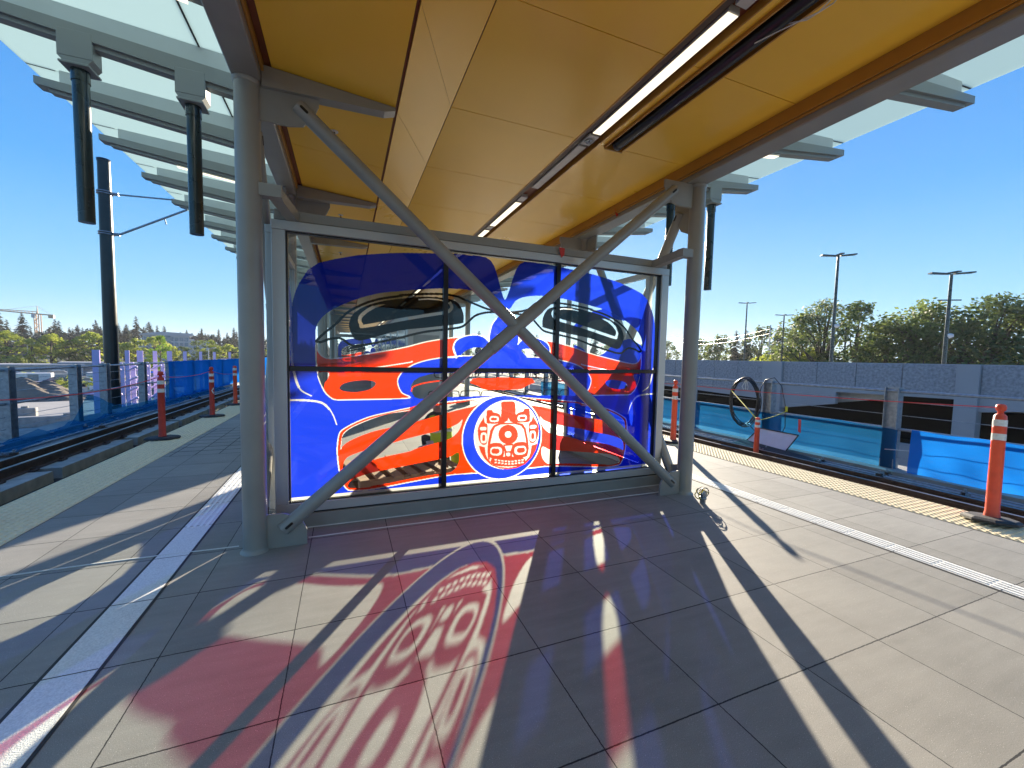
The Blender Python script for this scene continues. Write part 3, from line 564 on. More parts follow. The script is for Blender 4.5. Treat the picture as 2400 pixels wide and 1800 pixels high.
# roof deck above the soffit so the sky does not leak in
b=B(); b.box(-.70,3.70,Y0,44,4.0,4.08); part(b,'roof_deck','roof')
# soffit panels
def pan(x0,z0,x1,z1,y0,y1,m='gold',th=.02,g=.003):
    b=B(); b.prism([(x0,y0+g,z0),(x1,y0+g,z1),(x1,y0+g,z1+th),(x0,y0+g,z0+th)],(0,y1-y0-2*g,0)); return b
RIB=[3.655+2.295*k for k in range(-6,17)]
for i,ya in enumerate(RIB[:-1]):
    ym=ya+1.1475
    for y0,y1 in ((ya,ym),(ym,RIB[i+1])): part(pan(-.498,3.652,.385,3.572,y0,y1),'soffit_panel','gold')
JY=[3.644+1.21*k for k in range(-12,33)]
b=B(); b.box(-.66,3.62,Y0,44,3.755,3.77); part(b,'soffit_backing','goldgap')
for y0,y1 in zip(JY[:-1],JY[1:]):
    part(pan(.857,3.705,2.10,3.705,y0,y1,g=.0035),'ceiling_panel','gold')
    if y0>3.6: part(pan(2.36,3.705,3.478,3.705,y0,y1,g=.0035),'ceiling_panel','gold')
    else: part(pan(2.64,3.705,3.478,3.705,y0,y1,g=.0035),'ceiling_panel','gold'); part(pan(2.36,3.705,2.425,3.705,y0,y1),'ceiling_panel','gold')
# inclined glossy band with diagonal joints
for k in range(-12,26):
    ya=2.54+1.17*k
    b=B(); b.prism([(.412,ya,3.585),(.412,ya+1.164,3.585),(.848,ya+1.10+1.164,3.702),(.848,ya+1.10,3.702)],(0,0,.02)); part(b,'sloping_band_panel','gold')
b=B(); b.box(.386,.411,Y0,44,3.60,3.64); b.box(.849,.856,Y0,44,3.71,3.74); b.box(-.545,-.499,Y0,44,3.66,3.70); part(b,'shadow_gap','goldgap')
b=B(); b.bev(3.479,3.492,Y0,44,3.60,3.72,.002); b.bev(3.493,3.524,Y0,44,3.585,3.60,.002); part(b,'soffit_edge_trim','brownedge')
b=B(); b.bev(-.564,-.548,Y0,44,3.60,3.70,.002); part(b,'soffit_edge_trim','brownedge')
for y in RIB:
    b=B(); b.prism([(-.562,y-.05,3.50),(.30,y-.05,3.515),(.385,y-.05,3.54),(.385,y-.05,3.566),(-.562,y-.05,3.648)],(0,.10,0)); part(b,'rib','steel')
# ceiling trough with luminaires
b=B(); b.box(2.101,2.112,Y0,44,3.70,3.80); b.box(2.349,2.359,Y0,44,3.698,3.80); b.box(2.113,2.348,Y0,44,3.79,3.80); part(b,'light_trough',['brownedge'])
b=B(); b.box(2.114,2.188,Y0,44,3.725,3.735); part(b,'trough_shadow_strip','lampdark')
b=B(); b.box(2.426,2.438,Y0,3.64,3.68,3.80); b.box(2.625,2.638,Y0,3.64,3.68,3.80); b.box(2.426,2.638,3.63,3.645,3.67,3.80); b.box(2.439,2.624,Y0,3.62,3.79,3.80); part(b,'service_trough','brownedge')
seg=[(-5.0,-3.5,1),(-3.45,-1.6,0),(-1.5,.02,1),(.06,1.95,0),(1.99,3.51,1),(3.76,4.9,0),(5.22,5.38,0),(5.42,6.55,1),(6.6,6.75,0),(6.8,8.3,1),(8.35,10.2,0)]
y=10.3
while y<40: seg+=[(y,y+1.5,1),(y+1.55,y+3.3,0)]; y+=3.4
n=0
for a,c,on in seg:
    t=thing('strip_light' ,'',"ceiling light",(2.24,(a+c)/2,3.705),0,'strip lights in the ceiling trough')
    h=(c-a)/2; q=['lit','unlit'][1-on]
    if a==1.99: t['label']='long lit warm strip light nearest the camera in the ceiling trough'
    elif a==.06: t['label']='grey unlit strip segment just ahead of the camera at the top edge'
    elif a==3.76: t['label']='grey unlit strip segment just beyond the ring-shaped ceiling fitting'
    elif a==5.42: t['label']='lit strip light where the trough meets the screen head'
    elif a==5.22: t['label']='short pale segment before the second lit strip light'
    else: t['label']=q+' strip light segment of the far end of the ceiling trough' if a>6 else q+' strip light segment above and behind the camera'
    b=B(); b.bev(-.047,.047,-h,h,.004,.05,.003); b.obj('housing','diffoff',t)
    if on: b=B(); b.box(-.043,.043,-h+.01,h-.01,.0005,.0035); b.obj('diffuser','diff',t)
t=thing('ceiling_fitting','round chrome ring fitting on a plate at the end of the long strip light','ceiling fitting',(2.24,3.63,3.705))
b=B(); b.bev(-.055,.055,-.09,.09,0,.02,.003); b.obj('plate','diffoff',t)
b=B(); b.lathe([(.030,0),(.042,-.004),(.045,-.012),(.038,-.014),(.030,-.006)],n=20); b.lathe([(.006,0),(.006,-.02),(.014,-.022),(.014,-.026),(0.001,-.028)],n=10); b.obj('ring','galv',t)
t=thing('black_pipe','thick black sleeve running along the open service trough in the ceiling','pipe',(2.53,0,3.70))
b=B(); b.tube((0,-6,0),(0,3.56,0),.052,n=18); b.obj('sleeve','pipeblack',t)
b=B(); b.lathe([(.055,0),(.06,.02),(.055,.04)],(0,0,0),16)
o=b.obj('end_collar','pipeblack',t); o.rotation_euler=(PI/2,0,0); o.location=(0,3.58,0)
b=B(); b.path([(.03,1.55,-.06),(.05,1.7,-.09),(.0,1.9,-.07),(-.03,2.05,-.055)],.004); b.obj('tie_wire','caulk',t)
b=B(); b.path([(2.60,1.55,3.68),(2.63,1.65,3.64),(2.60,1.78,3.63),(2.57,1.88,3.67)],.004); tag(b.obj('hanging_wire','caulk'),'thin pale wire hanging from the ceiling service trough','wire')
for n,(x,y,lab) in enumerate(((-.09,4.30,'nearest small sprinkler head beside the upper left brace'),(-.06,6.75,'small sprinkler head in the soffit above the screen frame'),(-.09,9.2,'small sprinkler head seen through the top of the glass'),(-.09,11.6,'farthest small sprinkler head seen through the top of the glass'))):
    t=thing('sprinkler_head',lab,'sprinkler',(x,y,3.608),0,'sprinkler heads in the left soffit')
    b=B(); b.lathe([(.035,.006),(.035,0),(.012,-.003)],n=16); b.obj('escutcheon','caulk',t)
    b=B(); b.tube((0,0,0),(0,0,-.035),.006,n=8); b.lathe([(.018,-.035),(.02,-.038),(.001,-.039)],n=12); b.obj('deflector','rail',t)
# outrigger downlights
for n,(x0,x1,y,lab) in enumerate(((-2.15,-.9,7.2,'long lit lamp under the third outrigger of the left wing'),(4.6,4.86,3.6,'small lit lamp under the nearest outrigger of the right wing'),(4.4,4.75,8.4,'small lit lamp under a far right outrigger behind the brace'),(-1.5,-1.0,3.6,'lit lamp under the nearest left outrigger at the top edge'))):
    d0,d1=abs(x0-CX),abs(x1-CX); zb=lambda d:3.925+(d-2.2)*.133
    t=thing('outrigger_lamp',lab,'lamp',((x0+x1)/2,y,zb((d0+d1)/2)-.02),0,'lamps under the canopy wings')
    L_=abs(x1-x0)/2; sg=-1 if x0<CX else 1; sl=.133*sg*L_
    b=B(); b.prism([(-L_,-.04,-sl-.005),(L_,-.04,sl-.005),(L_,-.04,sl+.012),(-L_,-.04,-sl+.012)],(0,.08,0)); b.obj('housing','diffoff',t)
    b=B(); b.prism([(-L_,-.034,-sl-.012),(L_,-.034,sl-.012),(L_,-.034,sl-.007),(-L_,-.034,-sl-.007)],(0,.068,0)); b.obj('diffuser','diff',t)
# hanging posts
for x,lab in ((-2.09,'dark hanging tube at far left under the canopy wing'),(-1.30,'dark hanging tube left of the big grey column'),(4.36,'dark hanging tube seen behind the upper right brace'),(5.14,'dark hanging tube right of the right column')):
    d=abs(x-CX); zb=3.965+(d-2.2)*.13; t=thing('hanging_tube',lab,'hanging post',(x,4.8,2.65),0,'dark tubes hanging from the canopy wings')
    H=zb-2.65
    b=B(); b.bev(-.115,.115,-.078,.078,H-.17,H+.05,.006); b.prism([(-.115,-.078,H-.17),(.115,-.078,H-.17),(.075,-.078,H-.215),(-.075,-.078,H-.215)],(0,.156,0)); b.bev(-.10,.10,-.10,.10,H-.235,H-.215,.004); b.obj('bracket','steel2',t)
    b=B(); b.tube((0,0,0),(0,0,H-.235),.056,n=24); b.tube((0,0,H-.33),(0,0,H-.236),.062,n=24); b.obj('tube','postdark',t)

# ================= COLUMNS, BRACES =================
def slot(b,c,d,nrm,l=.05,r=.009,off=0):
    c=Vector(c); d=Vector(d).normalized(); nrm=Vector(nrm).normalized(); s_=d.cross(nrm); P=[]
    for k in range(7): t=-PI/2+PI*k/6; P.append(c+d*(l/2+r*math.cos(t))+s_*r*math.sin(t))
    for k in range(7): t=PI/2+PI*k/6; P.append(c-d*(l/2)+d*r*math.cos(t)+s_*r*math.sin(t))
    b.prism([tuple(q) for q in P],tuple(nrm*.004))
def column(x,y,s,lab,plates=1,bracket=0,box=0):
    """s=+1: plates point to +x"""
    t=thing('canopy_column',lab,'column',(x,y,0),0,'round grey canopy columns')
    b=B(); b.tube((0,0,0),(0,0,3.53),.084,n=40,cap=False); b.obj('shaft','steel',t)
    b=B(); b.lathe([(.105,0),(.102,.006),(.088,.014),(.085,.03)],n=32); b.lathe([(.085,3.50),(.095,3.515),(.095,3.529)],n=32); b.obj('weld_collar','steel',t)
    if plates:
        up_=[(.06,3.27),(.27,3.27),(.37,3.29),(.44,3.37),(.48,3.46),(.48,3.52),(.10,3.528),(.06,3.528)]
        lo=[(.06,.0),(.365,.0),(.365,.12),(.33,.20),(.28,.245),(.20,.27),(.06,.275)]
        for nm,P in (('upper_gusset',up_),('lower_gusset',lo)):
            b=B(); b.prism([(s*u,-.012,z) for u,z in P],(0,.024,0)); b.obj(nm,'steel',t)
        sy=1 if y<4 else -1
        for nm,P in (('side_gusset',[(.06,3.0),(.22,3.08),(.33,3.25),(.34,3.52),(.06,3.52)]),('side_gusset',[(.06,.0),(.34,.0),(.34,.16),(.25,.28),(.06,.33)])):
            b=B(); b.prism([(-.012,sy*u,z) for u,z in P],(.024,0,0)); b.obj(nm,'steel',t)
    if bracket:
        b=B(); b.box(min(s*.05,s*.22),max(s*.05,s*.22),-.045,.045,2.72,2.81); 
        b.prism([(s*.13,.045,2.72),(s*.22,.045,2.72),(s*.30,.36,2.66),(s*.21,.36,2.66)],(0,0,.085)); b.obj('screen_bracket','steel',t)
    return t
CL,CR=-.665,3.70; Y2=6.02
column(CL,3.655,1,'left column nearest the camera at the left end of the art screen',bracket=1)
column(CR,3.655,-1,'right column nearest the camera beside the bundle of wires',bracket=1)
column(CL,Y2,1,'left column just behind the nearest left one'); column(CR,Y2,-1,'right column just behind the art screen')
for k,(ya,yb) in enumerate(((13.1,15.4),(22.5,24.8),(31.9,34.2))):
    for y,o in ((ya,'front'),(yb,'rear')):
        for x,s,sd_ in ((CL,1,'left'),(CR,-1,'right')):
            column(x,y,s,o+' '+sd_+' column of the '+['second','third','farthest'][k]+' column group along the platform')
def brace(a,c,r,name_lab,cut=None,face=(0,-1,0),mid=None):
    a=Vector(a); c=Vector(c); d=(c-a).normalized()
    t=thing('cross_brace',name_lab,'brace',tuple(a),0,'grey tube cross braces')
    mid=Vector(mid) if mid else (a+c)/2
    segs=[(a,c)] if not cut else [(a,mid-d*cut),(mid+d*cut,c)]
    for p0,p1 in segs:
        b=B(); b.tube(p0-a,p1-a,r,n=28); b.obj('tube','steel',t)
    b=B()
    for e,sg in ((a,1),(c,-1)): slot(b,(e-a)+d*sg*.06+Vector(face)*(r*.985),d,face,.05,.010)
    b.obj('end_slot','mull',t)
    if not cut:
        b=B(); b.tube(mid-d*.34-a,mid+d*.30-a,r+.006,n=28); b.obj('sleeve','steel',t)
    return t
def xbrace(y,lab,front):
    face=(0,-1,0)
    A0,A1=(-.47,y,.145),(3.36,y,3.43); B0,B1=(-.33,y,3.43),(3.52,y,.13)
    ka=(A1[2]-A0[2])/(A1[0]-A0[0]); kb=(B1[2]-B0[2])/(B1[0]-B0[0]); xm=(B0[2]-A0[2]+ka*A0[0]-kb*B0[0])/(ka-kb); md=(xm,y,A0[2]+ka*(xm-A0[0]))
    brace(A0,A1,.056,lab+' rising from lower left to upper right',mid=md); brace(B0,B1,.056,lab+' falling from upper left to lower right',cut=.03,mid=md)
xbrace(3.655,'front brace tube before the art screen',1)
for x,s in ((CL,'left'),(CR,'right')):
    brace((x,3.90,3.30),(x,Y2-.22,.17),.056,'side brace behind the '+s+' column falling away from the camera',face=(-1 if x>0 else 1,0,0))
    brace((x,3.86,.17),(x,Y2-.25,3.30),.056,'side brace behind the '+s+' column rising away from the camera',cut=.06,face=(-1 if x>0 else 1,0,0))
# bundle of wires at the foot of the right column
t=thing('wire_bundle','knot of yellow and grey wires at the foot of the right column','wires',(3.62,3.30,0))
b=B(); b.lathe([(.03,0),(.03,.045),(.038,.048),(.038,.07),(.028,.075)],n=14); b.bev(-.02,.03,-.02,.02,.075,.13,.005); b.obj('floor_stub','galv',t)
for mname,nm,cnt in (('rope_y','yellow_wire',4),('cable','black_wire',3),('caulk','white_wire',3)):
    b=B()
    for k in range(cnt):
        a0=random.uniform(0,6.3); rr=random.uniform(.04,.075); zz=random.uniform(.09,.15); tl=random.uniform(-.6,.9)
        b.path([(rr*math.cos(a0+u)*math.cos(tl)+.02*math.cos(a0),rr*math.cos(a0+u)*math.sin(tl)+.03*math.sin(a0),zz+rr*math.sin(a0+u)*.75) for u in np.arange(0,5.4,.45)],.0045 if cnt!=4 else .006,5)
    b.obj(nm,mname,t)
for x,y,z,lab in ((3.50,4.9,3.60,'small red tape flag on the right soffit edge'),(2.16,3.99,2.70,'small red tape flag on the head of the art screen')):
    b=B(); b.prism([(-.03,0,.05),(.04,.0,.04),(.035,0,-.03),(.0,0,-.06),(-.02,0,-.01)],(.002,.006,0)); o=b.obj('tape_flag','tape'); o.location=(x,y,z); tag(o,lab,'tape',group='red tape flags')

# ================= ART SCREEN =================
SX0,SX1=-.576,3.660; AXX=1.543
def screen():
    t=thing('art_glass_screen','framed glass screen with a blue, red and black carved-face design behind the near braces','glass screen',(AXX,4.0,0))
    O=Vector((AXX,4.0,0))
    def P(b,n,m,par=t): 
        b.v=[(x-O.x,y-O.y,z) for x,y,z in b.v]; return b.obj(n,m,par)
    b=B(); b.bev(SX0-.04,SX1+.04,3.99,4.20,0,.125,.004); P(b,'curb','steel')
    b=B(); b.path([(x,3.984,.004) for x in np.arange(SX0,SX1+.05,.2)],.006,5); P(b,'sealant','caulk')
    b=B(); b.bev(SX0,SX1,4.02,4.11,.126,.140,.001); P(b,'gasket','mull')
    fr=[(SX0,SX1,.141,.222),(SX0,SX1,2.588,2.665)]
    b=B()
    for x0,x1,z0,z1 in fr: b.bev(x0,x1,4.0,4.115,z0,z1,.003)
    b.bev(SX0+.001,SX0+.105,4.002,4.113,.2225,2.5875,.003); b.bev(SX1-.105,SX1-.001,4.002,4.113,.2225,2.5875,.003); P(b,'frame','alu')
    xi,xj=SX0+.106,SX1-.106
    b=B(); b.box(xi,xi+.012,4.03,4.08,.223,2.587); b.box(xj-.012,xj,4.03,4.08,.223,2.587); b.box(xi+.013,xj-.013,4.03,4.08,.223,.233); b.box(xi+.013,xj-.013,4.03,4.08,2.577,2.587); P(b,'glazing_seal','mull')
    b=B(); b.bev(SX0+.02,SX1-.02,4.02,4.14,2.672,2.755,.004); P(b,'head_beam','steel')
    b=B(); b.box(SX0+.02,SX1-.02,4.03,4.12,2.6655,2.6715); P(b,'head_gap','mull')
    for x in (.914,2.160): b=B(); b.bev(x-.023,x+.023,4.028,4.105,.234,2.576,.003); P(b,'mullion','mull')
    for x0,x1 in ((xi+.013,.8905),(.9375,2.1365),(2.1835,xj-.013)): b=B(); b.bev(x0,x1,4.030,4.103,1.396,1.438,.003); P(b,'transom','mull')
    for x0,x1 in ((xi+.013,.8905),(.9375,2.1365),(2.1835,xj-.013)):
        for z0,z1 in ((.234,1.3955),(1.4385,2.576)): b=B(); b.quad((x0,4.05,z0),(x1,4.05,z0),(x1,4.05,z1),(x0,4.05,z1)); P(b,'glass_pane','glass')
    g=raster(4); H,W=g.shape
    for cl,(nm,m) in {1:('blue_film','fB'),2:('red_film','fR'),3:('black_film','fK'),4:('white_film','fW')}.items():
        v=[];f=[]
        msk=(g==cl).astype(np.int8)
        prev={}
        for j in range(H):
            r=np.diff(np.concatenate(([0],msk[j],[0]))); st=np.where(r==1)[0]; en=np.where(r==-1)[0]; cur={}
            z0=(V0+4*j)/1000
            for a,c in zip(st,en):
                if (a,c) in prev: k=prev[(a,c)]; 
                else:
                    k=len(v); xa=(U0+4*a)/1000; xb_=(U0+4*c)/1000
                    v+=[(xa,.0555,z0),(xb_,.0555,z0),(xb_,.0555,z0+.004),(xa,.0555,z0+.004)]; f.append((k,k+1,k+2,k+3))
                v[k+2]=(v[k+2][0],.0555,z0+.004); v[k+3]=(v[k+3][0],.0555,z0+.004); cur[(a,c)]=k
            prev=cur
        b=B(); b.add([q for q in v if True],f); b.v=[(x,min(max(y,.0555),.0555),min(max(z,.236),2.574)) for x,y,z in b.v]
        b.v=[(min(max(x,SX0+.12-AXX),SX1-.12-AXX),y,z) for x,y,z in b.v]
        b.obj(nm,m,t)
    return t
scr=screen()
s2_=dup(scr,loc=(AXX,26.5,0),label='second framed face screen far along the platform seen through the left eye')
# side screens between the columns of a group, mostly blue film
def side(x,yc,SB,lab,k_=1.0):
    t=thing('side_glass_screen',lab,'glass screen',(x,yc,0),PI/2,'narrow side screens between the columns'); t.scale=(k_,1,1)
    b=B(); b.bev(-.86,.86,-.03,.03,.14,.22,.003); b.bev(-.86,.86,-.03,.03,2.59,2.66,.003); b.bev(-.86,-.80,-.028,.028,.2205,2.5895,.003); b.bev(.80,.86,-.028,.028,.2205,2.5895,.003); b.obj('frame','alu',t)
    b=B(); b.bev(-.88,.88,-.05,.05,0,.138,.004); b.obj('curb','steel',t)
    b=B(); b.quad((-.8,0,.22),(.8,0,.22),(.8,0,2.59),(-.8,0,2.59)); b.obj('glass_pane','glass',t)
    gs=9; uu=np.arange(-800,800,gs)+gs/2; vv=np.arange(225,2585,gs)+gs/2; Xg,Yg=np.meshgrid(uu,vv); gg=np.zeros(Xg.shape,np.int8)
    for cl,k,pts in SB: gg[inpoly(Xg,Yg,np.array(crom(pts,True) if k=='S' else pts,float))]=CLS[cl]
    for cl,nm,m in ((1,'blue_film','fB'),(2,'red_film','fR')):
        v=[];f=[]
        for j in range(len(vv)):
            r=np.diff(np.concatenate(([0],(gg[j]==cl).astype(int),[0])))
            for a,c in zip(np.where(r==1)[0],np.where(r==-1)[0]):
                k=len(v); z0=(vv[j]-gs/2)/1000; xa=(-800+gs*a)/1000; xb_=(-800+gs*c)/1000; v+=[(xa,.006,z0),(xb_,.006,z0),(xb_,.006,z0+gs/1000),(xa,.006,z0+gs/1000)]; f.append((k,k+1,k+2,k+3))
        if f: b=B(); b.add(v,f); b.obj(nm,m,t)
SL=[('B','P',[(-830,225),(830,225),(830,2150),(500,2420),(0,2500),(-500,2400),(-830,2050)]),('C','S',[(-700,1500),(-500,1750),(-100,1850),(300,1800),(420,1700),(200,1620),(-200,1560),(-500,1450)]),('R','S',[(-650,900),(-300,1100),(200,1150),(640,1050),(700,900),(300,860),(-200,800)]),('C','S',[(-400,500),(0,620),(500,600),(650,480),(300,420),(-200,400)]),('C','P',[(-830,1250),(-760,1250),(-755,1275),(-830,1275)]),('C','S',[(560,1300),(640,1500),(760,1620),(700,1480),(610,1290)])]
SR=[('B','P',[(-830,225),(830,225),(830,1600),(640,1790),(420,1720),(180,1560),(-60,1640),(-300,1800),(-560,1840),(-830,1700)]),('B','S',[(-700,2120),(-400,2260),(0,2300),(420,2240),(700,2080),(640,2020),(300,2130),(-100,2150),(-500,2080)]),('C','S',[(60,640),(140,620),(190,720),(170,840),(100,860),(60,760)]),('C','S',[(10,980),(90,940),(150,1050),(160,1250),(120,1420),(50,1330),(20,1150)]),('C','S',[(-560,900),(-510,980),(-490,1150),(-530,1220),(-575,1050)]),('C','S',[(640,600),(690,610),(700,740),(650,740)]),('R','S',[(-650,1400),(-200,1540),(-150,1480),(-500,1340)])]
side(CL+.05,5.02,SL,'narrow glass screen with blue film between the two left columns')
side(3.53,5.20,SR,'narrow glass screen with blue film between the two right columns',1.2)
scr['group']=s2_['group']='framed face screens on the platform'

# ================= DELINEATORS =================
def delin(loc,lab,m='orange',rz=0,knob=True,h=1.08,base=True,rot=(0,0)):
    t=thing('delineator_post',lab,'traffic post',loc,rz,'orange and white traffic posts'); t.rotation_euler=(rot[0],rot[1],rz)
    b=B(); b.lathe([(.060,.03),(.058,.06),(.052,.10),(.050,h*.74),(.053,h*.745),(.050,h*.75),(.050,h*.865),(.052,h*.87),(.050,h*.875),(.046,h-.02),(.030,h)],n=22); b.obj('tube',m,t)
    for z0,z1 in ((h*.755,h*.815),(h*.885,h*.945)): b=B(); b.lathe([(.0515,z0),(.0515,z1)],n=22); b.obj('reflective_band','reflect',t)
    if knob: b=B(); b.lathe([(.024,h),(.022,h+.025),(.036,h+.04),(.041,h+.065),(.036,h+.09),(.02,h+.10)],n=16); b.box(-.045,.045,-.012,.012,h+.03,h+.05); b.obj('grab_knob',m,t)
    if base:
        b=B(); n=8; v=[]
        for r,z in ((.235,0),(.235,.022),(.20,.040),(.062,.045)):
            for k in range(n): a=PI/8+2*PI*k/n; v.append((r*math.cos(a)*1.12,r*math.sin(a)*.9,z))
        b.add(v,[(i+j*n,(i+1)%n+j*n,(i+1)%n+(j+1)*n,i+(j+1)*n) for j in range(3) for i in range(n)]+[tuple(range(n-1,-1,-1))]); b.obj('rubber_base','black',t)
    return t
delin((-2.98,8.87,.012),'nearest full orange post on the left tactile strip','orange2',.2)
dl=delin((-2.95,11.65,.012),'second orange post along the left tactile strip with a white arrow','orange2',.1)
b=B(); b.prism([(.0,-.0535,.62),(.045,-.0535,.70),(.045,-.0535,.66),(.02,-.0535,.62),(.045,-.0535,.58),(.045,-.0535,.54)],(0,.003,0)); b.obj('arrow_sticker','reflect',dl)
delin((-3.0,14.1,.012),'shorter post without a knob, third along the left tactile strip','orange',.4,knob=False,h=1.14)
delin((-3.02,15.6,.012),'farthest orange post left of the big column','orange2',0)
delin((-3.05,4.80,.012),'post whose black base corner pokes in at the left edge','orange2',.2)
delin((5.80,6.05,.012),'orange post between the art screen and right column','orange',.3)
delin((6.02,1.93,.012),'large orange post at the right edge of the picture','orange',.1,rot=(-.03,.11))
delin((8.35,6.25,-.52),'broken orange post standing on the right track with yellow rope','orange',0,knob=False,h=.88,base=False)
def string(a,c,sag,m,r,lab,cat,grp=None,n=14):
    a=Vector(a); c=Vector(c); b=B(); b.path([a.lerp(c,k/n)-Vector((0,0,sag*4*(k/n)*(1-k/n))) for k in range(n+1)],r,5); return tag(b.obj(cat.replace(' ','_'),m),lab,cat,grp)
G='red strings between the posts'
string((6.14,1.96,1.15),(5.80,6.05,1.12),.03,'string_r',.005,'red string from the large right post to the next one','red string',G)
string((5.80,6.05,1.12),(5.6,14,.95),.06,'string_r',.004,'red string running away behind the art screen','red string',G)
string((-2.98,8.87,1.10),(-3.05,4.80,1.1),.10,'string_r',.006,'red string from the nearest left post to the left edge','red string',G)
string((-2.98,8.87,1.10),(-2.95,11.65,1.1),.06,'string_r',.005,'red string between the first two left posts','red string',G)
string((-2.95,11.65,1.1),(-3.0,14.1,.95),.06,'string_r',.004,'red string between the second and third left posts','red string',G)
# yellow rope & cable coil
string((9.55,7.95,.80),(8.35,6.25,.30),.0,'rope_y',.012,'yellow rope from the cable coil to the broken post','yellow rope','yellow ropes on the broken post')
string((8.35,6.25,.30),(9.60,6.50,.42),.03,'rope_y',.008,'yellow rope from the broken post to the loose cable loop','yellow rope','yellow ropes on the broken post')
b=B()
for k in range(9):
    rr=.40+random.uniform(-.035,.035); oy=random.uniform(-.03,.03); ox=random.uniform(-.06,.02); oz=random.uniform(-.03,.03)
    b.path([(9.62+ox+.03*math.sin(a*2+k),7.60+oy+rr*1.0*math.cos(a),.53+oz+rr*1.52*math.sin(a)) for a in np.arange(0,2*PI,.22)],.011,6,True)
tag(b.obj('cable_coil','cable'),'thick coil of black cable hanging on the right railing','cable coil')
b=B(); LP=[(9.6,7.18,.80),(9.6,7.14,.97),(9.6,7.04,1.14),(9.6,6.82,1.20),(9.6,6.63,1.01),(9.6,6.52,.57),(9.6,6.49,.06),(9.6,6.6,-.21),(9.6,6.88,-.36),(9.6,7.14,-.27),(9.55,7.35,-.05)]
b.path(LP,.010,6); tag(b.obj('cable_loop','cable'),'single loose loop of black cable over the right railing post','cable')
b=B(); b.tube((9.62,6.50,.42),(9.62,6.50,.54),.028,n=10); tag(b.obj('yellow_tag','rope_y'),'small yellow tag on the loose cable loop','tag')
b=B()
for dy in (-.05,0,.06): b.path([(9.62,7.58,1.12),(9.60,7.58+dy,1.0),(9.59,7.58+dy*1.6,.93),(9.6,7.57+dy,.85)],.008,5)
tag(b.obj('white_tie','caulk'),'white tie holding the cable coil to the top rail','tie')
t=thing('leaning_panel','pale lilac panel with a black edge leaning behind the broken post','panel',(9.15,6.6,-.5))
b=B(); b.prism([(.0,.62,.03),(.0,-.42,.01),(.20,-.60,.46),(.20,.32,.47)],(.012,0,0)); b.obj('board','panelw',t)
b=B(); 
for a,c in (((0,.62,.03),(0,-.42,.01)),((0,-.42,.01),(.2,-.6,.46)),((.2,-.6,.46),(.2,.32,.47)),((.2,.32,.47),(0,.62,.03))): b.tube((a[0]-.012,a[1],a[2]),(c[0]-.012,c[1],c[2]),.012,n=6)
b.obj('edge_trim','mull',t)
b=B(); b.prism([(8.6,7.3,-.49),(8.75,5.5,-.49),(9.1,5.4,-.44),(9.15,7.2,-.36)],(0,0,.012)); tag(b.obj('black_sheet','black'),'crumpled black sheet on the walkway under the panel','sheet')
b=B(); b.prism([(9.62,6.14,-.03),(9.62,6.20,.0),(9.62,6.21,.28),(9.62,6.15,.28)],(.006,0,0)); tag(b.obj('marker_stake','string_r'),'small pink and white marker hanging on the teal net','marker')
# OCS pole
t=thing('catenary_pole','tall dark round catenary pole beyond the left track','pole',(-7.52,18.4,-2.2))
b=B(); b.tube((0,0,0),(0,0,10.05),.215,.165,n=32); b.obj('shaft','ocs',t)
b=B(); b.lathe([(.18,10.05),(.18,10.12),(.02,10.13)],n=24); b.obj('cap','ocs',t)
b=B(); b.lathe([(.33,0),(.33,.05)],n=20); b.obj('base_plate','ocs',t)
for z in (9.02,7.68):
    b=B(); b.lathe([(.20,z-.05),(.215,z-.05),(.215,z-.02),(.20,z-.02)],n=24); b.lathe([(.20,z+.02),(.215,z+.02),(.215,z+.05),(.20,z+.05)],n=24); b.tube((.2,0,z),(.36,0,z),.05); b.obj('clamp','galv',t)
b=B(); b.tube((.34,0,9.02),(2.6,0,9.12),.027,n=10); b.obj('top_arm','galv',t)
b=B(); b.tube((.34,0,7.68),(2.6,0,9.0),.035,n=10); b.tube((1.6,0,8.42),(1.65,0,8.2),.02,n=8); b.obj('lower_arm','galv',t)
# ================= BEHIND THE SCREEN =================
def pallet(loc,rz,lab):
    t=thing('wooden_pallet',lab,'pallet',loc,rz,'pallets behind the screen')
    for k in range(7): b=B(); x=-.55+k*.18; b.bev(x-.05,x+.05,-.5,.5,.10,.122,.002); b.obj('deck_board','wood',t)
    for y in (-.45,0,.45): b=B(); b.bev(-.6,.6,y-.045,y+.045,.022,.099,.002); b.obj('stringer','wood',t)
    for y in (-.45,0,.45): b=B(); b.bev(-.6,.6,y-.05,y+.05,0,.021,.002); b.obj('bottom_board','wood',t)
    return t
pallet((.55,5.0,0),.12,'wooden pallet on the floor just behind the lower left of the screen'); pallet((.62,5.05,.123),.2,'wooden pallet stacked on top of another behind the screen')
t=thing('bucket','lime green bucket standing behind the screen beside the left mullion','bucket',(1.42,5.25,0))
b=B(); b.lathe([(.12,0),(.15,.34),(.158,.345),(.158,.36),(.148,.36),(.12,.02),(.001,.02)],n=24); b.obj('body','hivis',t)
b=B(); b.path([(.155*math.cos(a),0,.35+.14*math.sin(a)) for a in np.arange(0,PI+.1,.3)],.004,5); b.obj('handle','galv',t)
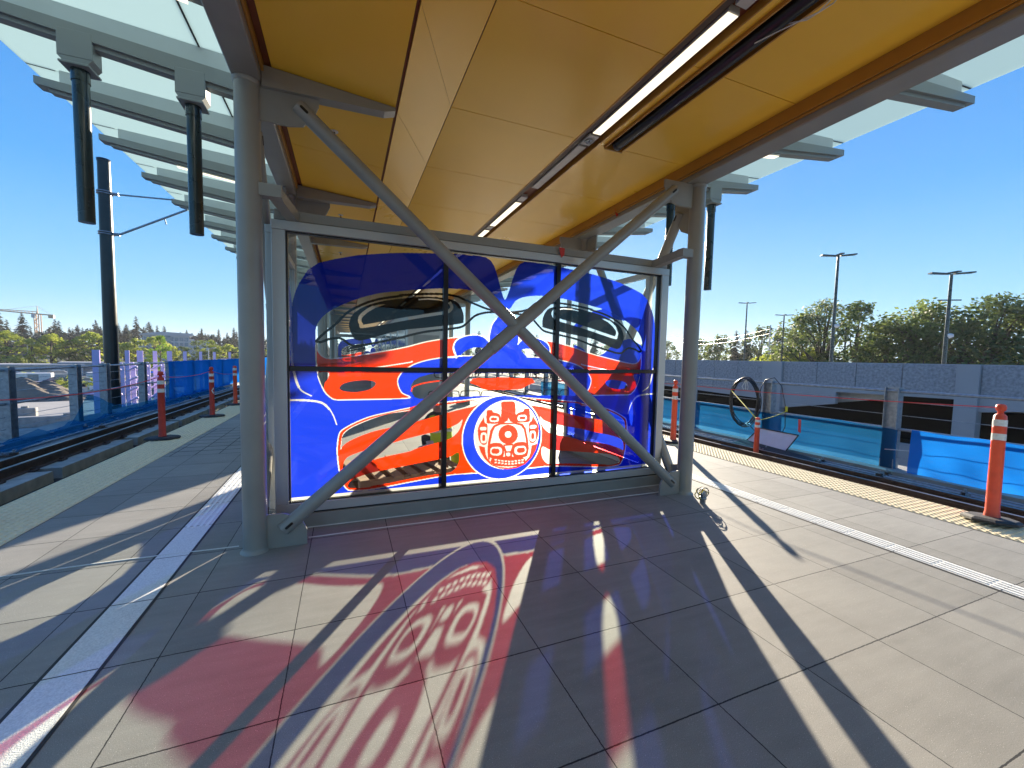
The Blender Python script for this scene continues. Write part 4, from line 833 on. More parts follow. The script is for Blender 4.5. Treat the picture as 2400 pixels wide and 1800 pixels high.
# crouching worker seen in slivers through the glass
def worker(loc,rz):
    t=thing('person','person crouching behind the screen in a lime hi-vis vest and white helmet','person',loc,rz)
    V=[];E_=[];R_=[]
    def vtx(p,r,par=None):
        V.append(p); R_.append(r)
        if par is not None: E_.append((par,len(V)-1))
        return len(V)-1
    pel=vtx((0,0,.42),.135); sp=vtx((.06,0,.58),.125,pel); ch=vtx((.13,0,.76),.145,sp); sh_=vtx((.17,0,.86),.10,ch); nk=vtx((.21,0,.93),.055,sh_); hd=vtx((.235,0,1.0),.082,nk); top=vtx((.245,0,1.09),.088,hd); vtx((.325,0,1.0),.018,hd)
    for sy in (-1,1):
        a=vtx((.15,sy*.17,.85),.062,sh_); e=vtx((.30,sy*.23,.62),.046,a); w_=vtx((.50,sy*.15,.55),.030,e); pm=vtx((.575,sy*.14,.535),.036,w_)
        for k in range(4):
            f1=vtx((.615+.006*k,sy*(.115+.018*k),.53),.0095,pm); f2=vtx((.645-.004*abs(k-1),sy*(.113+.018*k),.505),.009,f1); vtx((.648-.004*abs(k-1),sy*(.113+.018*k),.480),.008,f2)
        th=vtx((.575,sy*.09,.525),.010,pm); vtx((.60,sy*.078,.505),.009,th)
        h=vtx((.02,sy*.10,.40),.105,pel); kn=vtx((.36,sy*.17,.50),.075,h); an=vtx((.16,sy*.16,.10),.048,kn); hl=vtx((.13,sy*.16,.05),.045,an); vtx((.34,sy*.17,.04),.042,hl)
    me=bpy.data.meshes.new('body'); me.from_pydata(V,E_,[]); o=bpy.data.objects.new('body',me); col.objects.link(o)
    sk=o.modifiers.new('s','SKIN'); sk.use_smooth_shade=True
    for i,r in enumerate(R_): me.skin_vertices[0].data[i].radius=(r,r*.9)
    me.skin_vertices[0].data[0].use_root=True
    ss=o.modifiers.new('d','SUBSURF'); ss.levels=1; ss.render_levels=1
    dg=bpy.context.evaluated_depsgraph_get(); m2=bpy.data.meshes.new_from_object(o.evaluated_get(dg)); bpy.data.objects.remove(o)
    o=bpy.data.objects.new('body',m2); m2.name='body'; col.objects.link(o); o.parent=t; m2.materials.clear()
    for q in ('cloth','skin','black'): m2.materials.append(M[q])
    for f in m2.polygons:
        c=f.center; f.use_smooth=True
        f.material_index=1 if (c.z>.915 or c.x>.49 and c.z>.4) else (2 if c.z<.09 else 0)
    b=B(); P=[]
    for z,x,rx,ry in ((.44,.02,.165,.185),(.56,.055,.155,.175),(.68,.10,.168,.19),(.78,.14,.172,.20),(.86,.17,.13,.19),(.90,.19,.09,.12)):
        for k in range(20): a=2*PI*k/20; P.append((x+rx*math.cos(a),ry*math.sin(a),z))
    b.add(P,[(j*20+i,j*20+(i+1)%20,(j+1)*20+(i+1)%20,(j+1)*20+i) for j in range(5) for i in range(20)],True); b.obj('vest','hivis',t)
    b=B(); b.lathe([(.172,.60),(.176,.605),(.176,.65),(.172,.655)],(.09,0,0),20); b.v=[(.09+(x-.09)*.99,y*1.13,z) for x,y,z in b.v]; b.obj('reflective_band','reflect',t)
    b=B(); b.lathe([(.15,1.085),(.135,1.09),(.125,1.10),(.115,1.15),(.08,1.19),(.001,1.205)],(.25,0,0),20); b.prism([(.33,-.07,1.085),(.42,-.04,1.075),(.42,.04,1.075),(.33,.07,1.085)],(0,0,.012)); b.obj('helmet','caulk',t)
    for sy in (-1,1):
        b=B(); b.lathe([(.001,-.012),(.010,-.006),(.010,.006),(.001,.012)],(.315,sy*.032,1.035),8); b.obj('eye','black',t)
    return t
worker((1.22,5.50,0),PI/2+.2).scale=(.86,.86,.86)
b=B(); rnd=random.Random(4)
b.lathe([(.001,0),(.13,.02),(.16,.09),(.12,.16),(.05,.19),(.04,.23),(.001,.24)],(0,0,0),12); b.v=[(x*(1+.25*math.sin(7*z*9+x*20)),y*(1+.2*math.sin(x*30)),z) for x,y,z in b.v]
o=b.obj('rubble_bag','caulk'); o.location=(.98,5.15,.245); tag(o,'crumpled white bag lying on the pallets behind the screen','bag')
for k,(x,y,h,c,lab) in enumerate(((1.1,14.5,1.3,'alu','grey bench cabinet down the middle of the platform'),(2.1,18,1.2,'gold','tan crate stack farther down the platform'))):
    t=thing('equipment_cabinet',lab,'cabinet',(x,y,0))
    b=B(); b.bev(-.3,.3,-.25,.25,.05,h,.01); b.obj('body',c,t); b=B(); b.bev(-.27,-.003,-.262,-.251,.1,h-.06,.003); b.bev(.003,.27,-.262,-.251,.1,h-.06,.003); b.obj('door','alu',t); b=B(); b.box(-.28,.28,-.22,.22,0,.049); b.obj('plinth','black',t)

t=thing('added_stair_enclosure','tall pale guessed stair enclosure added behind the screen to shade the left floor','stair enclosure',(2.32,18.9,0))  # guessed enclosure, added to keep the sun off the left floor
b=B(); b.bev(-.57,.57,-6,9,0,2.95,.01); b.obj('wall','alu',t)
b=B(); b.bev(-.63,.63,-6.06,9.06,2.951,3.05,.01); b.obj('roof','steel',t)
for k in range(6): b=B(); y=-5.5+k*2.4; b.box(-.578,-.571,y,y+1.9,.9,2.5); b.obj('window','bglass',t)
b=B(); b.box(-.4,.4,-6.012,-6.001,.1,2.2); b.obj('door','steel2',t)

# ================= PARKING GARAGE =================
gx=20.0
g=thing('parking_garage','long grey concrete parking garage with textured parapet beyond the right track','garage',(gx,12,GZ))
def gp(b,n,m): o=b.obj(n,m,g); o.matrix_parent_inverse=Matrix.Translation(-Vector(g.location)); return o
ZT=1.62
pil=[(-6,-5.4),(.2,.8),(6.96,7.54),(13.79,14.79),(22.5,23.3),(32,33),(44,45)]
bays=[]
for k in range(len(pil)-1):
    y0,y1=pil[k][1],pil[k+1][0]; bays.append((y0,y1,k))
    b=B(); b.box(gx-.12,gx+.25,pil[k][0],pil[k][1],GZ,ZT+.03); gp(b,'pilaster','gar')
for y0,y1,k in bays:
    zl={1:(.9,.02),2:(.40,-.66),3:(-.30,-.10)}.get(k,(.1,.1))   # bottom edge of the sloping spandrel at y0,y1
    zb0,zb1=zl
    tz=max(zb0,zb1)+.18 if k!=1 else .95
    # textured panels
    n=max(2,round((y1-y0)/1.55)); st=(y1-y0)/n
    for i in range(n):
        b=B(); b.bev(gx,gx+.14,y0+i*st+.012,y0+(i+1)*st-.012,min(tz,.62),ZT,.008); gp(b,'textured_panel','gartex')
    b=B(); b.prism([(gx+.03,y0,min(tz,.62)),(gx+.03,y0,zb0 if k!=2 else .40),(gx+.03,y1 if k!=2 else 11.4,zb1 if k!=2 else .35),(gx+.03,y1 if k!=2 else 11.4,min(tz,.62))],(.2,0,0)); gp(b,'spandrel','gar')
    if k==2: b=B(); b.prism([(gx+.031,11.4,.62),(gx+.031,11.4,-.18),(gx+.031,y1,-.64),(gx+.031,y1,.62)],(.2,0,0)); gp(b,'spandrel','gar'); 
    b=B(); b.box(gx+.02,gx+.22,y0,y1,GZ,-1.45); gp(b,'lower_spandrel','gar')
b=B(); b.box(gx+.02,gx+.24,-6,45,ZT+.001,ZT+.03); gp(b,'coping','gar')
b=B(); b.box(gx+.3,55,-6,45,.45,.60); gp(b,'roof_slab','gar')
b=B(); b.box(gx+.3,55,-6,45,-2.3,-2.1); gp(b,'deck_slab','slabdark')
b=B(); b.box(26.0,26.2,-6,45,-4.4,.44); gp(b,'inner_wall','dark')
b=B(); b.prism([(gx+.8,9.6,.44),(gx+.8,9.6,.22),(gx+.8,11.9,-.2),(gx+.8,11.9,.44)],(.25,0,0)); gp(b,'ramp_edge','garlight')
# roof lights
def lightpole(x,y,ztop,lab,two=True,cam_=True,w_=1.0,tl=0,r=.11):
    t=thing('parking_light_pole',lab,'light pole',(x,y,.60),0,'tall light poles on the garage roof')
    H=ztop-.6
    b=B(); b.tube((0,0,0),(0,0,H),r,r*.62,n=14); b.obj('pole','postdark',t)
    for s in ((-1,1) if two else (1,)):
        b=B(); a=math.atan2(-x,y); ax,ay=math.cos(.6),-math.sin(.6)
        b.prism([(s*.12*ax-.10*ay,s*.12*ay+.10*ax,H-.02),(s*w_*ax-.16*ay,s*w_*ay+.16*ax,H+.04),(s*w_*ax+.16*ay,s*w_*ay-.16*ax,H+.04),(s*.12*ax+.10*ay,s*.12*ay-.10*ax,H-.02)],(0,0,.07)); b.obj('lamp_head','postdark',t)
    b=B(); b.bev(-.42,.42,-.12,.12,H+.05,H+.11,.01); o=b.obj('cross_head','postdark',t); o.rotation_euler=(0,0,math.atan2(x,y))
    if cam_: b=B(); b.lathe([(.001,0),(.16,.08),(.16,.22),(.05,.26)],n=12); o=b.obj('camera_dome','caulk',t); o.location=(.1,-.1,H*.42)
    return t
lightpole(28.51,16.62,8.3,'tallest light pole with twin lamp heads and a white camera dome',w_=.95)
t=lightpole(30.68,12.17,6.6,'right light pole with twin heads and a small crossbar',w_=1.0)
b=B(); b.tube((-.45,.3,4.6),(.45,-.3,4.6),.035,n=8); b.obj('crossbar','postdark',t)
lightpole(46.87,37.45,9.0,'thin light pole right of the right column',w_=1.0,cam_=False)
lightpole(49.26,34.26,7.35,'short thin light pole between the thin one and the tallest one',w_=1.0,cam_=True)
for x,y,z,lab in ((53.5,39.0,6.7,'pale wooden utility pole before the conifers'),(56.0,37.2,6.1,'pale wooden utility pole left of the tallest light pole'),(54.0,30.1,6.1,'dark thin pole between the two big trees')):
    t=thing('utility_pole',lab,'utility pole',(x,y,GZ),0,'utility poles among the trees')
    b=B(); b.tube((0,0,0),(0,0,z-GZ),.13,.08,n=10); b.obj('shaft','garlight' if 'pale' in lab else 'postdark',t)
    b=B(); b.box(-.7,.7,-.04,.04,z-GZ-.5,z-GZ-.42); b.obj('crossarm','bark',t)

for k,(a,c) in enumerate((((53.5,39.0,6.2),(90,95,8.5)),((53.5,39.0,5.6),(90,95,7.4)),((56.0,37.2,5.6),(53.5,39.0,5.7)),((54.0,30.1,5.6),(56.0,37.2,5.6)))):
    b=B(); a=Vector(a); c=Vector(c); b.path([a.lerp(c,q/10)-Vector((0,0,1.2*4*(q/10)*(1-q/10))) for q in range(11)],.022,4); tag(b.obj('overhead_wire','cable'),['upper wire leaving the pale pole behind the garage','lower wire leaving the pale pole behind the garage','wire between the two pale utility poles','wire from the dark thin pole to the pale pole'][k],'wire','overhead wires behind the garage')
# ================= TREES =================
def leafy(seed,H,R,nclump,nleaf,ls,m,lab,z0=.25,shape=1.0,group=None,loc=(0,0,0)):
    rnd=random.Random(seed); t=thing('broadleaf_tree',lab,'tree',loc,0,group)
    b=B(); b.tube((0,0,0),(0,0,H*.45),R*.075,R*.05,n=9,cap=False)
    tips=[]
    for k in range(nclump):
        a=rnd.uniform(0,2*PI); u=rnd.random()
        z=H*(z0+(1-z0)*u); rr=R*shape*math.sqrt(max(.02,1-(2*u-.85)**2*.85))*(.35+.65*math.sqrt(rnd.random()))*rnd.choice((1,1,.8,1.12))
        tips.append((rr*math.cos(a),rr*math.sin(a),min(z,H*.98)))
    for x,y,z in tips[::3]:
        z1=max(H*.15,z-math.hypot(x,y)*.9); z1=min(z1,H*.6)
        b.tube((0,0,min(z1,H*.45)),(x*.45,y*.45,(z1+z)/2),R*.028,R*.018,n=5,cap=False); b.tube((x*.45,y*.45,(z1+z)/2),(x,y,z),R*.018,R*.006,n=4,cap=False)
    b.obj('trunk','bark',t)
    b=B(); vs=[];fs=[]
    for cx,cy,cz in tips:
        cr=R*rnd.uniform(.16,.30)
        for _ in range(nleaf):
            while 1:
                p=Vector((rnd.uniform(-1,1),rnd.uniform(-1,1),rnd.uniform(-1,1)))
                if p.length<1: break
            p=Vector((cx,cy,cz))+Vector((p.x*cr,p.y*cr,p.z*cr*.75))
            a=Vector((rnd.gauss(0,1),rnd.gauss(0,1),rnd.gauss(0,.6))).normalized(); c=a.orthogonal().normalized(); s=ls*rnd.uniform(.6,1.3)
            k=len(vs); vs+=[p-a*s*.5,p+c*s*.32,p+a*s*.5,p-c*s*.32]; fs.append((k,k+1,k+2,k+3))
    b.add(vs,fs); b.obj('crown',m,t)
    return t
def conifer(seed,H,R,n,lab,m='leafC',group=None,loc=(0,0,0),ls=.5):
    rnd=random.Random(seed); t=thing('conifer_tree',lab,'conifer',loc,0,group)
    b=B(); b.tube((0,0,0),(0,0,H*.97),R*.09,R*.012,n=7,cap=False); b.obj('trunk','bark',t)
    b=B(); vs=[];fs=[]
    for k in range(n):
        u=(k/n)**.85; z=H*(.12+.88*u); rr=R*(1-u)**.75*rnd.uniform(.7,1.2)+.3; a=rnd.uniform(0,2*PI); d=Vector((math.cos(a),math.sin(a),0)); s_=Vector((-d.y,d.x,0))
        for q in range(3):
            f0=.15+.3*q; p0=Vector((0,0,z))+d*rr*f0-Vector((0,0,rr*.32*f0)); p1=p0+d*rr*.38+Vector((0,0,-rr*.16+rnd.uniform(-.1,.1)))
            w_=rr*(.75-.15*q)*rnd.uniform(.7,1.2); i=len(vs)
            vs+=[p0-s_*w_*.5,p1-s_*w_*.35+Vector((0,0,rnd.uniform(-.2,.1))),p1+s_*w_*.35,p0+s_*w_*.5+Vector((0,0,rnd.uniform(-.1,.2)))]; fs.append((i,i+1,i+2,i+3))
    b.add(vs,fs); b.obj('crown',m,t); return t
GR='trees beyond the parking garage'
# right side: at ~62 m
P_=[leafy(11,11.5,4.6,120,40,.36,'leafG','x',.04,group=GR),leafy(12,12,3.9,110,40,.36,'leafG','x',.03,group=GR),leafy(13,11,5.6,170,40,.36,'leafG','x',.02,group=GR),leafy(14,8,3.4,80,36,.34,'leafY','x',.02,group=GR)]
RT=[(0,53.12,31.98,8.5,'big spreading tree right behind the tallest light pole'),(1,54.58,29.42,8.2,'tall rounded tree just right of the tallest light pole'),(1,52.0,33.6,7.2,'loose tree left of the tallest light pole'),
(2,57.13,24.09,7.6,'wide yellowish tree left of the right light pole'),(2,58.68,20.0,7.8,'dense dark tree right of the right light pole'),(1,59.6,17.2,7.5,'tree at the right edge of the picture'),(0,55.8,26.9,5.9,'lower tree in the dip between the big trees'),(0,58.07,21.9,5.7,'low tree behind the right light pole'),
(0,56.6,25.6,5.5,'second low tree in the dip between the big trees'),(2,60.3,14.5,7.9,'tree just outside the right edge'),(2,66,34,3.4,'dense backing tree left of the tallest light pole'),(2,68,29,3.4,'dense backing tree behind the two tallest rounded trees'),(2,70,24,3.4,'dense backing tree behind the wide yellowish tree'),(2,71,18,5,'dense backing tree behind the dense dark tree'),
(3,52.4,32.9,3.0,'yellow-green bush at the foot of the tallest light pole'),(3,51.3,34.4,2.4,'small yellow-green bush left of the tallest light pole'),(3,49.5,36.6,2.2,'small yellow-green bush below the conifers'),(3,56.6,24.0,2.6,'yellow-green bush below the wide tree'),(3,58.9,18.5,2.8,'low bush below the dense dark tree')]
first=[True]*4
for i,(k,x,y,zt,lab) in enumerate(RT):
    H0=[11.5,12,11,8][k]; s=(zt-GZ)/H0/.985
    if first[k]: o=P_[k]; first[k]=False; o.location=(x,y,GZ); o.scale=(s,s,s); o['label']=lab; o.rotation_euler=(0,0,i)
    else: o=dup(P_[k],(x,y,GZ),i*1.7,lab,s)
FR='distant trees right of the right column'
far=leafy(15,12,4.6,60,26,.6,'leafG','x',.08,group=FR); c0=conifer(21,17,3.4,150,'x',group=FR)
FT=[(far,81,88,6.5,'hazy rounded tree just right of the screen frame'),(far,86,82,7.0,'hazy rounded tree hidden partly by the right column'),(far,91,80,8.0,'first hazy broad tree right of the right column'),(c0,93,76.8,9.6,'left conifer of the pair right of the right column'),(c0,94.6,75.2,9.6,'right conifer of the pair right of the right column'),
(far,97,73,10.0,'broad hazy tree left of the pale utility pole'),(c0,99.2,70.0,11.0,'conifer behind the pale utility pole'),(c0,101,68,10.6,'conifer right of the pale utility pole'),(far,88,78,5.5,'low hazy tree between the right column and conifers'),(far,102,65,9.0,'broad hazy tree behind the loose tree'),(far,76,92,5.4,'hazy tree partly behind the screen frame'),(far,95,74,5.0,'low hazy tree under the conifers')]
seen=set()
for i,(pr,x,y,zt,lab) in enumerate(FT):
    H0=12 if pr is far else 17; s=(zt-GZ)/H0/.985
    if id(pr) not in seen: seen.add(id(pr)); o=pr; o.location=(x,y,GZ); o.scale=(s,s,s); o['label']=lab; o.rotation_euler=(0,0,i)
    else: dup(pr,(x,y,GZ),i*2.1,lab,s)
# row of trees seen only through the glass and behind the platform end
TG='distant trees behind the end of the platform'
for i in range(14):
    a=math.radians(2+i*2.6+random.uniform(-.6,.6)); d=random.uniform(115,150); o=dup(far if i%3 else c0,(d*math.sin(a),d*math.cos(a),GZ),i,'hazy tree beyond the far end of the platform seen through the glass',random.uniform(.75,1.0)); o['group']=TG
# terrain: wooded rise on the left
def hz(x,y):
    r=math.hypot(x,y); a=math.degrees(math.atan2(x,y))
    t=min(1,max(0,(r-185)/110)); t=t*t*(3-2*t); e=min(1,max(0,(12-a)/25))
    return GZ-.3+t*e*(7.5+1.2*math.sin(a*.5)+.5*math.sin(x*.05))
b=B(); na,nr=60,16; v=[];f=[]
for i in range(na+1):
    a=math.radians(-75+i*1.6)
    for j in range(nr+1): r=170+j*28; x,y=r*math.sin(a),r*math.cos(a); v.append((x,y,hz(x,y)))
for i in range(na):
    for j in range(nr): k=i*(nr+1)+j; f.append((k,k+nr+1,k+nr+2,k+1))
b.add(v,f,True); struct(b.obj('hill','hill'))
CG='dark conifers on the far ridge'; LB='dark conifer in the treeline along the far left ridge'
cs=[conifer(31,15,3.4,120,LB,group=CG),conifer(32,13,3.8,120,LB,group=CG),conifer(33,16,3.0,110,LB,group=CG)]
rnd=random.Random(5); n=0
for row,(d0,d1,cnt) in enumerate(((285,305,62),(255,275,40),(225,245,20))):
    for k in range(cnt):
        a=math.radians(-34+36.5*(k+rnd.uniform(-.3,.3))/cnt); d=rnd.uniform(d0,d1); x,y=d*math.sin(a),d*math.cos(a); s=rnd.uniform(.58,.88)*(1 if rnd.random()<.85 else 1.22)*(.8 if row==2 else 1)
        p=cs[n%3]
        if n<3: o=p; o.location=(x,y,hz(x,y)-.5); o.scale=(s,)*3
        else: dup(p,(x,y,hz(x,y)-.5),rnd.uniform(0,6),None,s)
        n+=1
RG='round trees on the far ridge'; rb=leafy(41,11,4.6,26,22,1.1,'leafC','dark rounded tree filling the far left ridge',.1,group=RG)
for k in range(46):
    a=math.radians(-34+36.5*(k+rnd.random())/46); d=rnd.uniform(240,290); x,y=d*math.sin(a),d*math.cos(a); s=rnd.uniform(.65,.95)
    if k==0: rb.location=(x,y,hz(x,y)-1); rb.scale=(s,)*3
    else: dup(rb,(x,y,hz(x,y)-1),rnd.uniform(0,6),None,s)
# mid trees
MG='yellow-green street trees beyond the building site'
m0=leafy(51,9,4.4,46,30,.62,'leafY','x',.10,group=MG); m1=leafy(52,8.5,3.8,40,30,.62,'leafY','x',.08,group=MG); m2=leafy(53,9,3.6,40,30,.6,'leafG','x',.06,group=MG)
MT=[(m0,-79.5,144.5,4.9,'broad yellow-green tree at the left edge'),(m1,-76,146.5,3.6,'yellow-green tree second from the left edge'),(m0,-73,148,4.6,'yellow-green tree under the crane'),(m2,-70,149.2,3.7,'darker tree just right of the crane'),(m0,-66,151,5.4,'bushy yellow tree left of the dark pole'),(m1,-62.6,152.6,4.2,'yellow tree touching the dark pole from the left'),(m2,-67.5,150,3.6,'dark green tree before the bushy yellow one'),
(m1,-57.6,154.5,4.4,'yellow-green tree just right of the dark pole'),(m0,-53.6,156,4.9,'tall yellow-green tree left of the lime tree'),(m2,-47.4,158,2.8,'dark small tree below the lime tree'),(m2,-43.5,159.1,4.8,'dark pointed tree right of the office building'),(m1,-40.4,159.9,4.7,'yellow-green tree near the right end of the building'),(m0,-36,161,3.4,'low yellow-green tree right of the office building'),(m2,-32.5,161.7,3.2,'low green tree above the blue net'),(m1,-29.5,162.3,3.0,'low yellow-green tree next to the left column'),
(m2,-82,143,3.5,'dark tree behind the broad one at the left edge'),(m0,-59.9,153.6,3.0,'low yellow-green tree behind the dark pole'),(m1,-24,163,3.2,'low tree behind the left column'),(m2,-18,164,3.0,'low tree hidden behind the left column'),(m1,-50.5,157,3.0,'low tree below the office building left wing')]
seen=set()
for i,(pr,x,y,zt,lab) in enumerate(MT):
    H0=8.5 if pr is m1 else 9; s=(zt-GZ)/H0/.985
    if id(pr) not in seen: seen.add(id(pr)); o=pr; o.location=(x,y,GZ); o.scale=(s,s,s); o['label']=lab; o.rotation_euler=(0,0,i)
    else: dup(pr,(x,y,GZ),i*2.3,lab,s)
o=leafy(54,8.6,2.6,40,30,.5,'leafL','bright lime-green pointed tree in front of the office building',.12,shape=.8); o.location=(-46.2,138,GZ); o.scale=(1.12,1.12,1.14)

# ================= LEFT BUILDING SITE =================
def slab(x0,x1,y0,y1,z,rz,lab,h=.12,m='pave'):
    b=B(); b.bev(-(x1-x0)/2,(x1-x0)/2,-(y1-y0)/2,(y1-y0)/2,0,h,.02); o=b.obj('site_slab',m); o.location=((x0+x1)/2,(y0+y1)/2,z); o.rotation_euler=(0,0,rz); struct(o)
slab(-44,-14,30,62,GZ,.12,'',.06); slab(-70,-20,70,82,GZ,.1,'',.05)
def mound(loc,rx,ry,h,seed,lab):
    rnd=random.Random(seed); ph=[rnd.uniform(0,6) for _ in range(8)]; b=B(); n,mn=44,26; v=[];f=[]
    for i in range(n+1):
        for j in range(mn+1):
            u=-1+2*i/n; w_=-1+2*j/mn; r=math.hypot(u,w_); e=max(0,1-r**2.2)
            z=h*e*(.75+.2*math.sin(u*5+ph[0])+.15*math.sin(w_*6+ph[1]))+e*(.18*math.sin(u*19+ph[2]+w_*7)+.14*math.sin(w_*23+ph[3]+u*11)+.22*abs(math.sin(u*9+ph[4]+w_*3)))
            v.append((u*rx,w_*ry,z-.02))
    for i in range(n):
        for j in range(mn): k=i*(mn+1)+j; f.append((k,k+mn+1,k+mn+2,k+1))
    b.add(v,f,False); o=b.obj('spoil_heap','mound'); o.location=loc; return tag(o,lab,'soil heap',group='spoil heaps on the building site')
mound((-36.5,66,GZ),8.5,4,2.3,1,'large grey-brown soil heap behind the left railing'); mound((-26,69,GZ),6,3.4,1.7,2,'soil heap right of the large one behind the railing post'); mound((-52,74,GZ),9,4,2.2,3,'soil heap at the left edge')
def lowb(loc,rz,L,D,H,lab,m='bwall'):
    t=thing('low_building',lab,'building',loc,rz,'low buildings beyond the site')
    b=B(); b.box(-L/2,L/2,-D/2,D/2,0,H); b.obj('wall',m,t); b=B(); b.bev(-L/2-.4,L/2+.4,-D/2-.4,D/2+.4,H,H+.35,.03); b.obj('roof','roof',t)
    n=int(L/3)
    for k in range(n): b=B(); x=-L/2+1.5+k*3; b.box(x-.9,x+.9,-D/2-.04,-D/2,1.0,H-.7); b.obj('window','bglass',t)
lowb((-63,124,GZ),.42,13,8,2.2,'low grey building right of the crane'); lowb((-55,131,GZ),.38,14,8,2.6,'long pale low building left of the dark pole'); lowb((-85,128,GZ),.5,12,9,2.6,'low pale building at the left edge'); lowb((-40,150,GZ),.3,12,8,2.4,'low pale building behind the lilac posts'); lowb((-24,146,GZ),.2,20,8,3.6,'long white flat-roofed building above the blue net','garlight')
# office building on the ridge
t=thing('office_building','wide glass office building with a curved roof on the wooded ridge','office building',(-66.5,205,.2),.31)
b=B(); b.box(-9,14,-5.5,6.5,-6,-.02); b.obj('podium','bwall',t)
b=B(); b.box(-7,7,-6,6,0,7.2); b.box(-8.5,-7.02,-5,6,0,5.2); b.box(7.02,8.6,-5,6,0,6.2); b.obj('wall','bwall',t)
for lev in range(3):
    for k in range(9): b=B(); x=-6.6+k*1.5; b.box(x,x+1.2,-6.06,-6.0,1.2+lev*2.0,2.6+lev*2.0); b.obj('window','bglass',t)
b=B(); P=[(-8,-6.4,7.21)]+[(-8+16*u,-6.4,7.4+1.6*math.sin(min(1,u*1.7)*PI/2)*(1-.45*u)) for u in np.arange(0,1.01,.1)]+[(8,-6.4,7.21)]
b.prism(P,(0,12,0)); b.obj('curved_roof','bwall',t)
b=B(); b.box(8.65,13.5,-4,5,0,5.6); b.obj('side_wing','bwall',t); b=B(); b.box(-1,1.2,-6.3,-6.07,.5,7.1); b.obj('stair_tower','bglass',t)
# crane
t=thing('tower_crane','pale orange tower crane standing over the left treeline','crane',(-149.5,294,hz(-149.5,294)))
Zt=19.3-hz(-149.5,294)
b=B()
for sx in (-.9,.9):
    for sy in (-.9,.9): b.tube((sx,sy,0),(sx,sy,Zt),.22,n=5)
for k in range(int(Zt/2)):
    z=k*2; s=1 if k%2 else -1
    b.tube((-.9*s,-.9,z),(.9*s,-.9,z+2),.14,n=4); b.tube((-.9,-.9*s,z),(-.9,.9*s,z+2),.14,n=4)
b.obj('mast','craney',t)
b=B(); b.tube((0,0,Zt),(-22.5,5,Zt+1.6),.30,n=5); b.tube((0,0,Zt+1.2),(-22.5,5,Zt+2.0),.18,n=5)
for k in range(14): b.tube((-k*1.6,k*.36,Zt+.12*k),(-k*1.6-.8,k*.36+.2,Zt+1.2+.06*k),.12,n=4)
b.obj('jib','craney',t)
b=B(); b.tube((0,0,Zt),(7,-1.5,Zt-.4),.32,n=5); b.box(5.2,7.2,-2.2,-.8,Zt-2.0,Zt-.3); b.obj('counter_jib','craney',t)
b=B(); b.tube((0,0,Zt),(0,0,Zt+4.2),.35,.1,n=5); b.obj('apex','craney',t); b=B(); b.box(-1.6,-.3,-1.6,-.4,Zt-2,Zt-.1); b.obj('cab','bwall',t)
for k in range(2): b=B(); b.tube((0,0,Zt+4.2),((-14,3,Zt+1.6),(6,-1.2,Zt-.3))[k],.06,n=4); b.obj('tie_cable','craney',t)
# lilac steel posts
LG='lilac steel posts of the new bridge'
names=['first','second','third','fourth','fifth','sixth','seventh','eighth','ninth','tenth']
tall=[(218,8),(268,0),(298,0),(328,0),(362,0),(397,0),(433,0),(470,0),(503,0),(538,0)]
for k in range(10):
    u=k/9; pxx=[225,268,298,328,363,397,433,470,502,538][k]; ang=yaw+math.atan((pxx-1200)/FPX); d=[30,36,36,40,41,46,52,58,62,68][k]
    x,y=d*math.sin(ang),d*math.cos(ang); w_=[.34,.26,.26,.42,.30,.42,.34,.34,.34,.34][k]
    zt=1.52; w_*=.8
    t=thing('lilac_post',names[k]+' tall lilac steel post from the left behind the railing','steel post',(x,y,GZ),.3,LG)
    b=B(); H=zt-GZ; a=w_/2; b.box(-a,a,-a,-a+.04,0,H); b.box(-a,a,a-.04,a,0,H); b.box(-.02,.02,-a+.041,a-.041,0,H); b.obj('shaft','purple',t)
    b=B(); b.box(-a-.06,a+.06,-a-.06,a+.06,0,.06); b.obj('base_plate','purple',t)
for k,(pxx,d,zt) in enumerate(((284,36,.72),(311,38,.72),(346,40,.70),(380,43,.68),(238,31,.75))):
    ang=yaw+math.atan((pxx-1200)/FPX); x,y=d*math.sin(ang),d*math.cos(ang)
    t=thing('lilac_trestle',['short lilac post with side stubs left of the fourth tall post','short lilac post with side stubs before the fourth tall post','short lilac post with side stubs behind the nearest traffic post','farthest short lilac post with round stubs','short lilac post touching the dark pole'][k],'steel frame',(x,y,GZ),.3,'short lilac frames with stubs')
    H=zt-GZ
    b=B(); b.box(-.12,.12,-.12,.12,0,H-.25); b.prism([(-.12,-.12,H-.25),(.12,-.12,H-.25),(.02,-.12,H),(-.12,-.12,H)],(0,.24,0)); b.obj('shaft','purple',t)
    for q in range(7): b=B(); z=.7+q*.66; b.tube((.17,0,z),(.62,-.2,z+.28),.06,n=8); b.lathe([(.001,-.09),(.08,-.05),(.1,0),(.08,.05),(.001,.09)],(.68,-.22,z+.3),8); b.obj('stub','purple',t)
    for q in (1,4): b=B(); z=.5+q*.8; b.tube((-.16,0,z),(-1.1,.25,z),.07,n=8); b.obj('cross_tube','purple',t)
